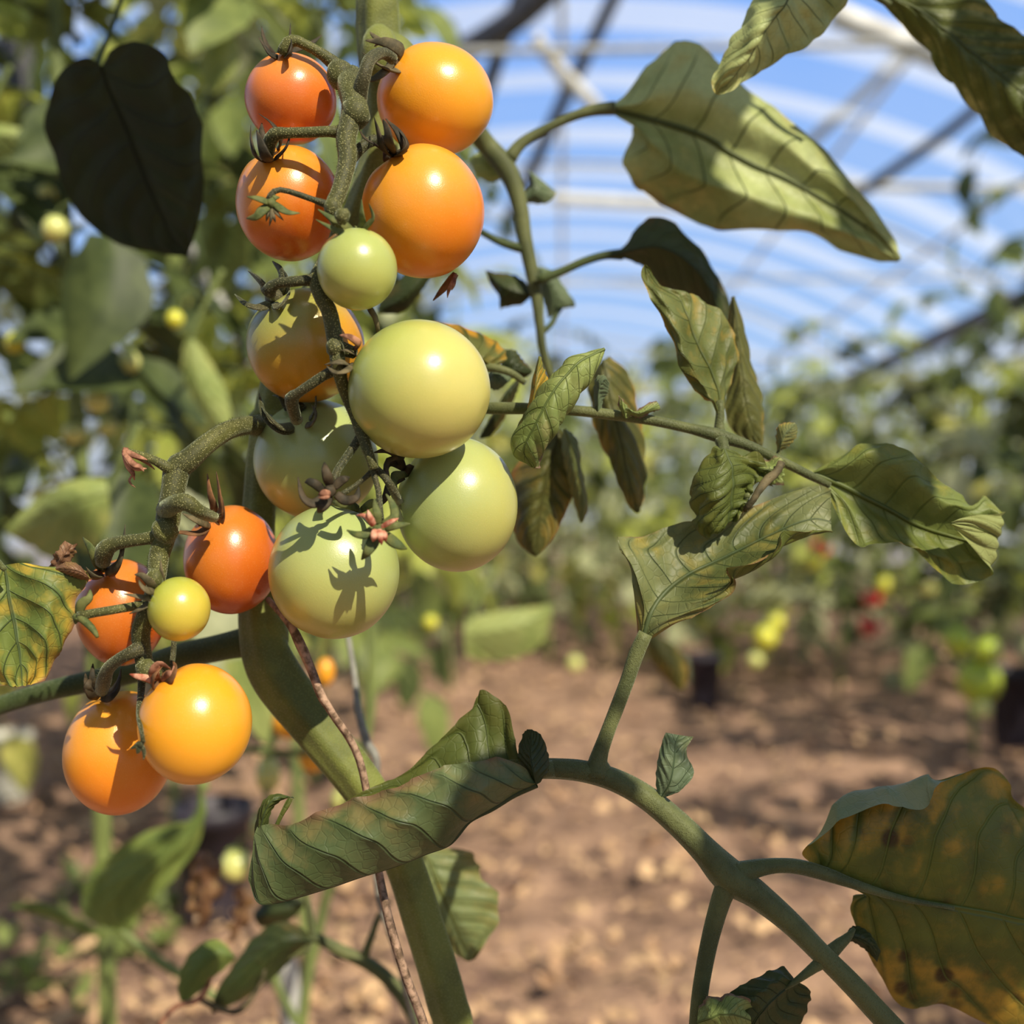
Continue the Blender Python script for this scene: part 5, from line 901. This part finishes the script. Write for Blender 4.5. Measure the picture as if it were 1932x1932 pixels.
# pots, stake, litter
M_pot = plain('black plastic', lin(44, 40, 48), lin(62, 56, 66), .5, 20); M_wpot = plain('white plastic', lin(206, 204, 190), lin(180, 178, 166), .5, 20)
def pot(x, y, r, h, mt, label, group=None):
    t = empty('plant_pot', (x, y, 0)); tag(t, label, 'pot', group); seg = 28
    prof = [(.78, 0), (.84, .05), (.97, .86), (1.06, .86), (1.06, 1), (.96, 1), (.93, .82)]
    V = [(x+r*a*math.cos(6.2832*j/seg), y+r*a*math.sin(6.2832*j/seg), h*z) for a, z in prof for j in range(seg)]; Fc = [(i*seg+j, i*seg+(j+1) % seg, (i+1)*seg+(j+1) % seg, (i+1)*seg+j) for i in range(len(prof)-1) for j in range(seg)]
    Fc.append(tuple(range(seg))[::-1]); link('body', mesh('body', V, Fc), mt, t)
    V = [(x+r*.93*math.cos(6.2832*j/seg), y+r*.93*math.sin(6.2832*j/seg), h*.82) for j in range(seg)]+[(x, y, h*.86)]
    link('potting_soil', mesh('potting_soil', V, [(j, (j+1) % seg, seg) for j in range(seg)]), bpy.data.materials['dry crumbly soil'], t)
pot(.60, 3.42, .055, .16, M_pot, 'small dark pot at the foot of the distant plants, mid right')
pot(1.30, 2.82, .07, .20, M_pot, 'dark pot at the right edge beside the brightest yellow green fruit')
pot(-.44, 1.62, .055, .17, M_pot, 'dark pot below the lower fruit truss'); pot(-1.05, 2.28, .05, .14, M_wpot, 'pale pot at the left edge')
b = MB(); b.tube([P(535, 1790, .85), P(548, 1900, .85), P(580, 2280, .85)], [.009], 10, 20); tag(b.build('support_stake', M_galv), 'grey stake standing in the soil at the bottom left of the main stem', 'stake')
rnd = random.Random(5); V, Fc = [], []
for i in range(1500):
    y = 1.15+3.3*rnd.random()**1.3; x = rnd.uniform(-.5, .56)*y; r = rnd.uniform(.006, .022); a = rnd.random()*6.28; z = .012+.03*mn.fractal(Vector((x, y, 0))*5.5, 1.0, 2.0, 3)+.035*mn.noise(Vector((x, y, 0))*1.3)
    b0 = len(V); n_ = 3
    for p in range(4):
        for q in (-1, 1): u_ = (p/3-.5)*2*r; v_ = q*r*(.45 if 0 < p < 3 else .15); V.append((x+math.cos(a)*u_-math.sin(a)*v_, y+math.sin(a)*u_+math.cos(a)*v_, z+.35*r*math.cos(p*2+i)+.2*r*q*math.sin(i)))
    for p in range(3): Fc.append((b0+2*p, b0+2*p+1, b0+2*p+3, b0+2*p+2))
tag(link('leaf_litter', mesh('leaf_litter', V, Fc), plain('dry litter', lin(214, 178, 136), lin(168, 132, 102), .8, 6)), 'crumbled dry leaves and straw scattered on the bare soil', 'leaf litter', kind='stuff')
V, Fc = [], []
for i in range(60):
    x = rnd.uniform(-.72, -.46); y = rnd.uniform(1.3, 1.8)
    for k in range(3): leaflet_into(V, Fc, Vector((x, y, .0)), (rnd.uniform(-1, 1), rnd.uniform(-1, 1), rnd.uniform(.3, 1)), (0, 0, 1), rnd.uniform(.03, .06), .01, rnd, 5, 3)
tag(link('weeds', mesh('weeds', V, Fc), MB_mid), 'low green weeds sprouting from the soil at lower left', 'weeds', kind='stuff')

b = MB(); b.tube([P(330, 380, 1.3), P(375, 490, 1.3), P(432, 600, 1.3), P(470, 690, 1.3)], [.006], 8, 20); tag(b.build('guide_string', M_galv), 'pale slanting string in the blur left of the turning tomato', 'string')
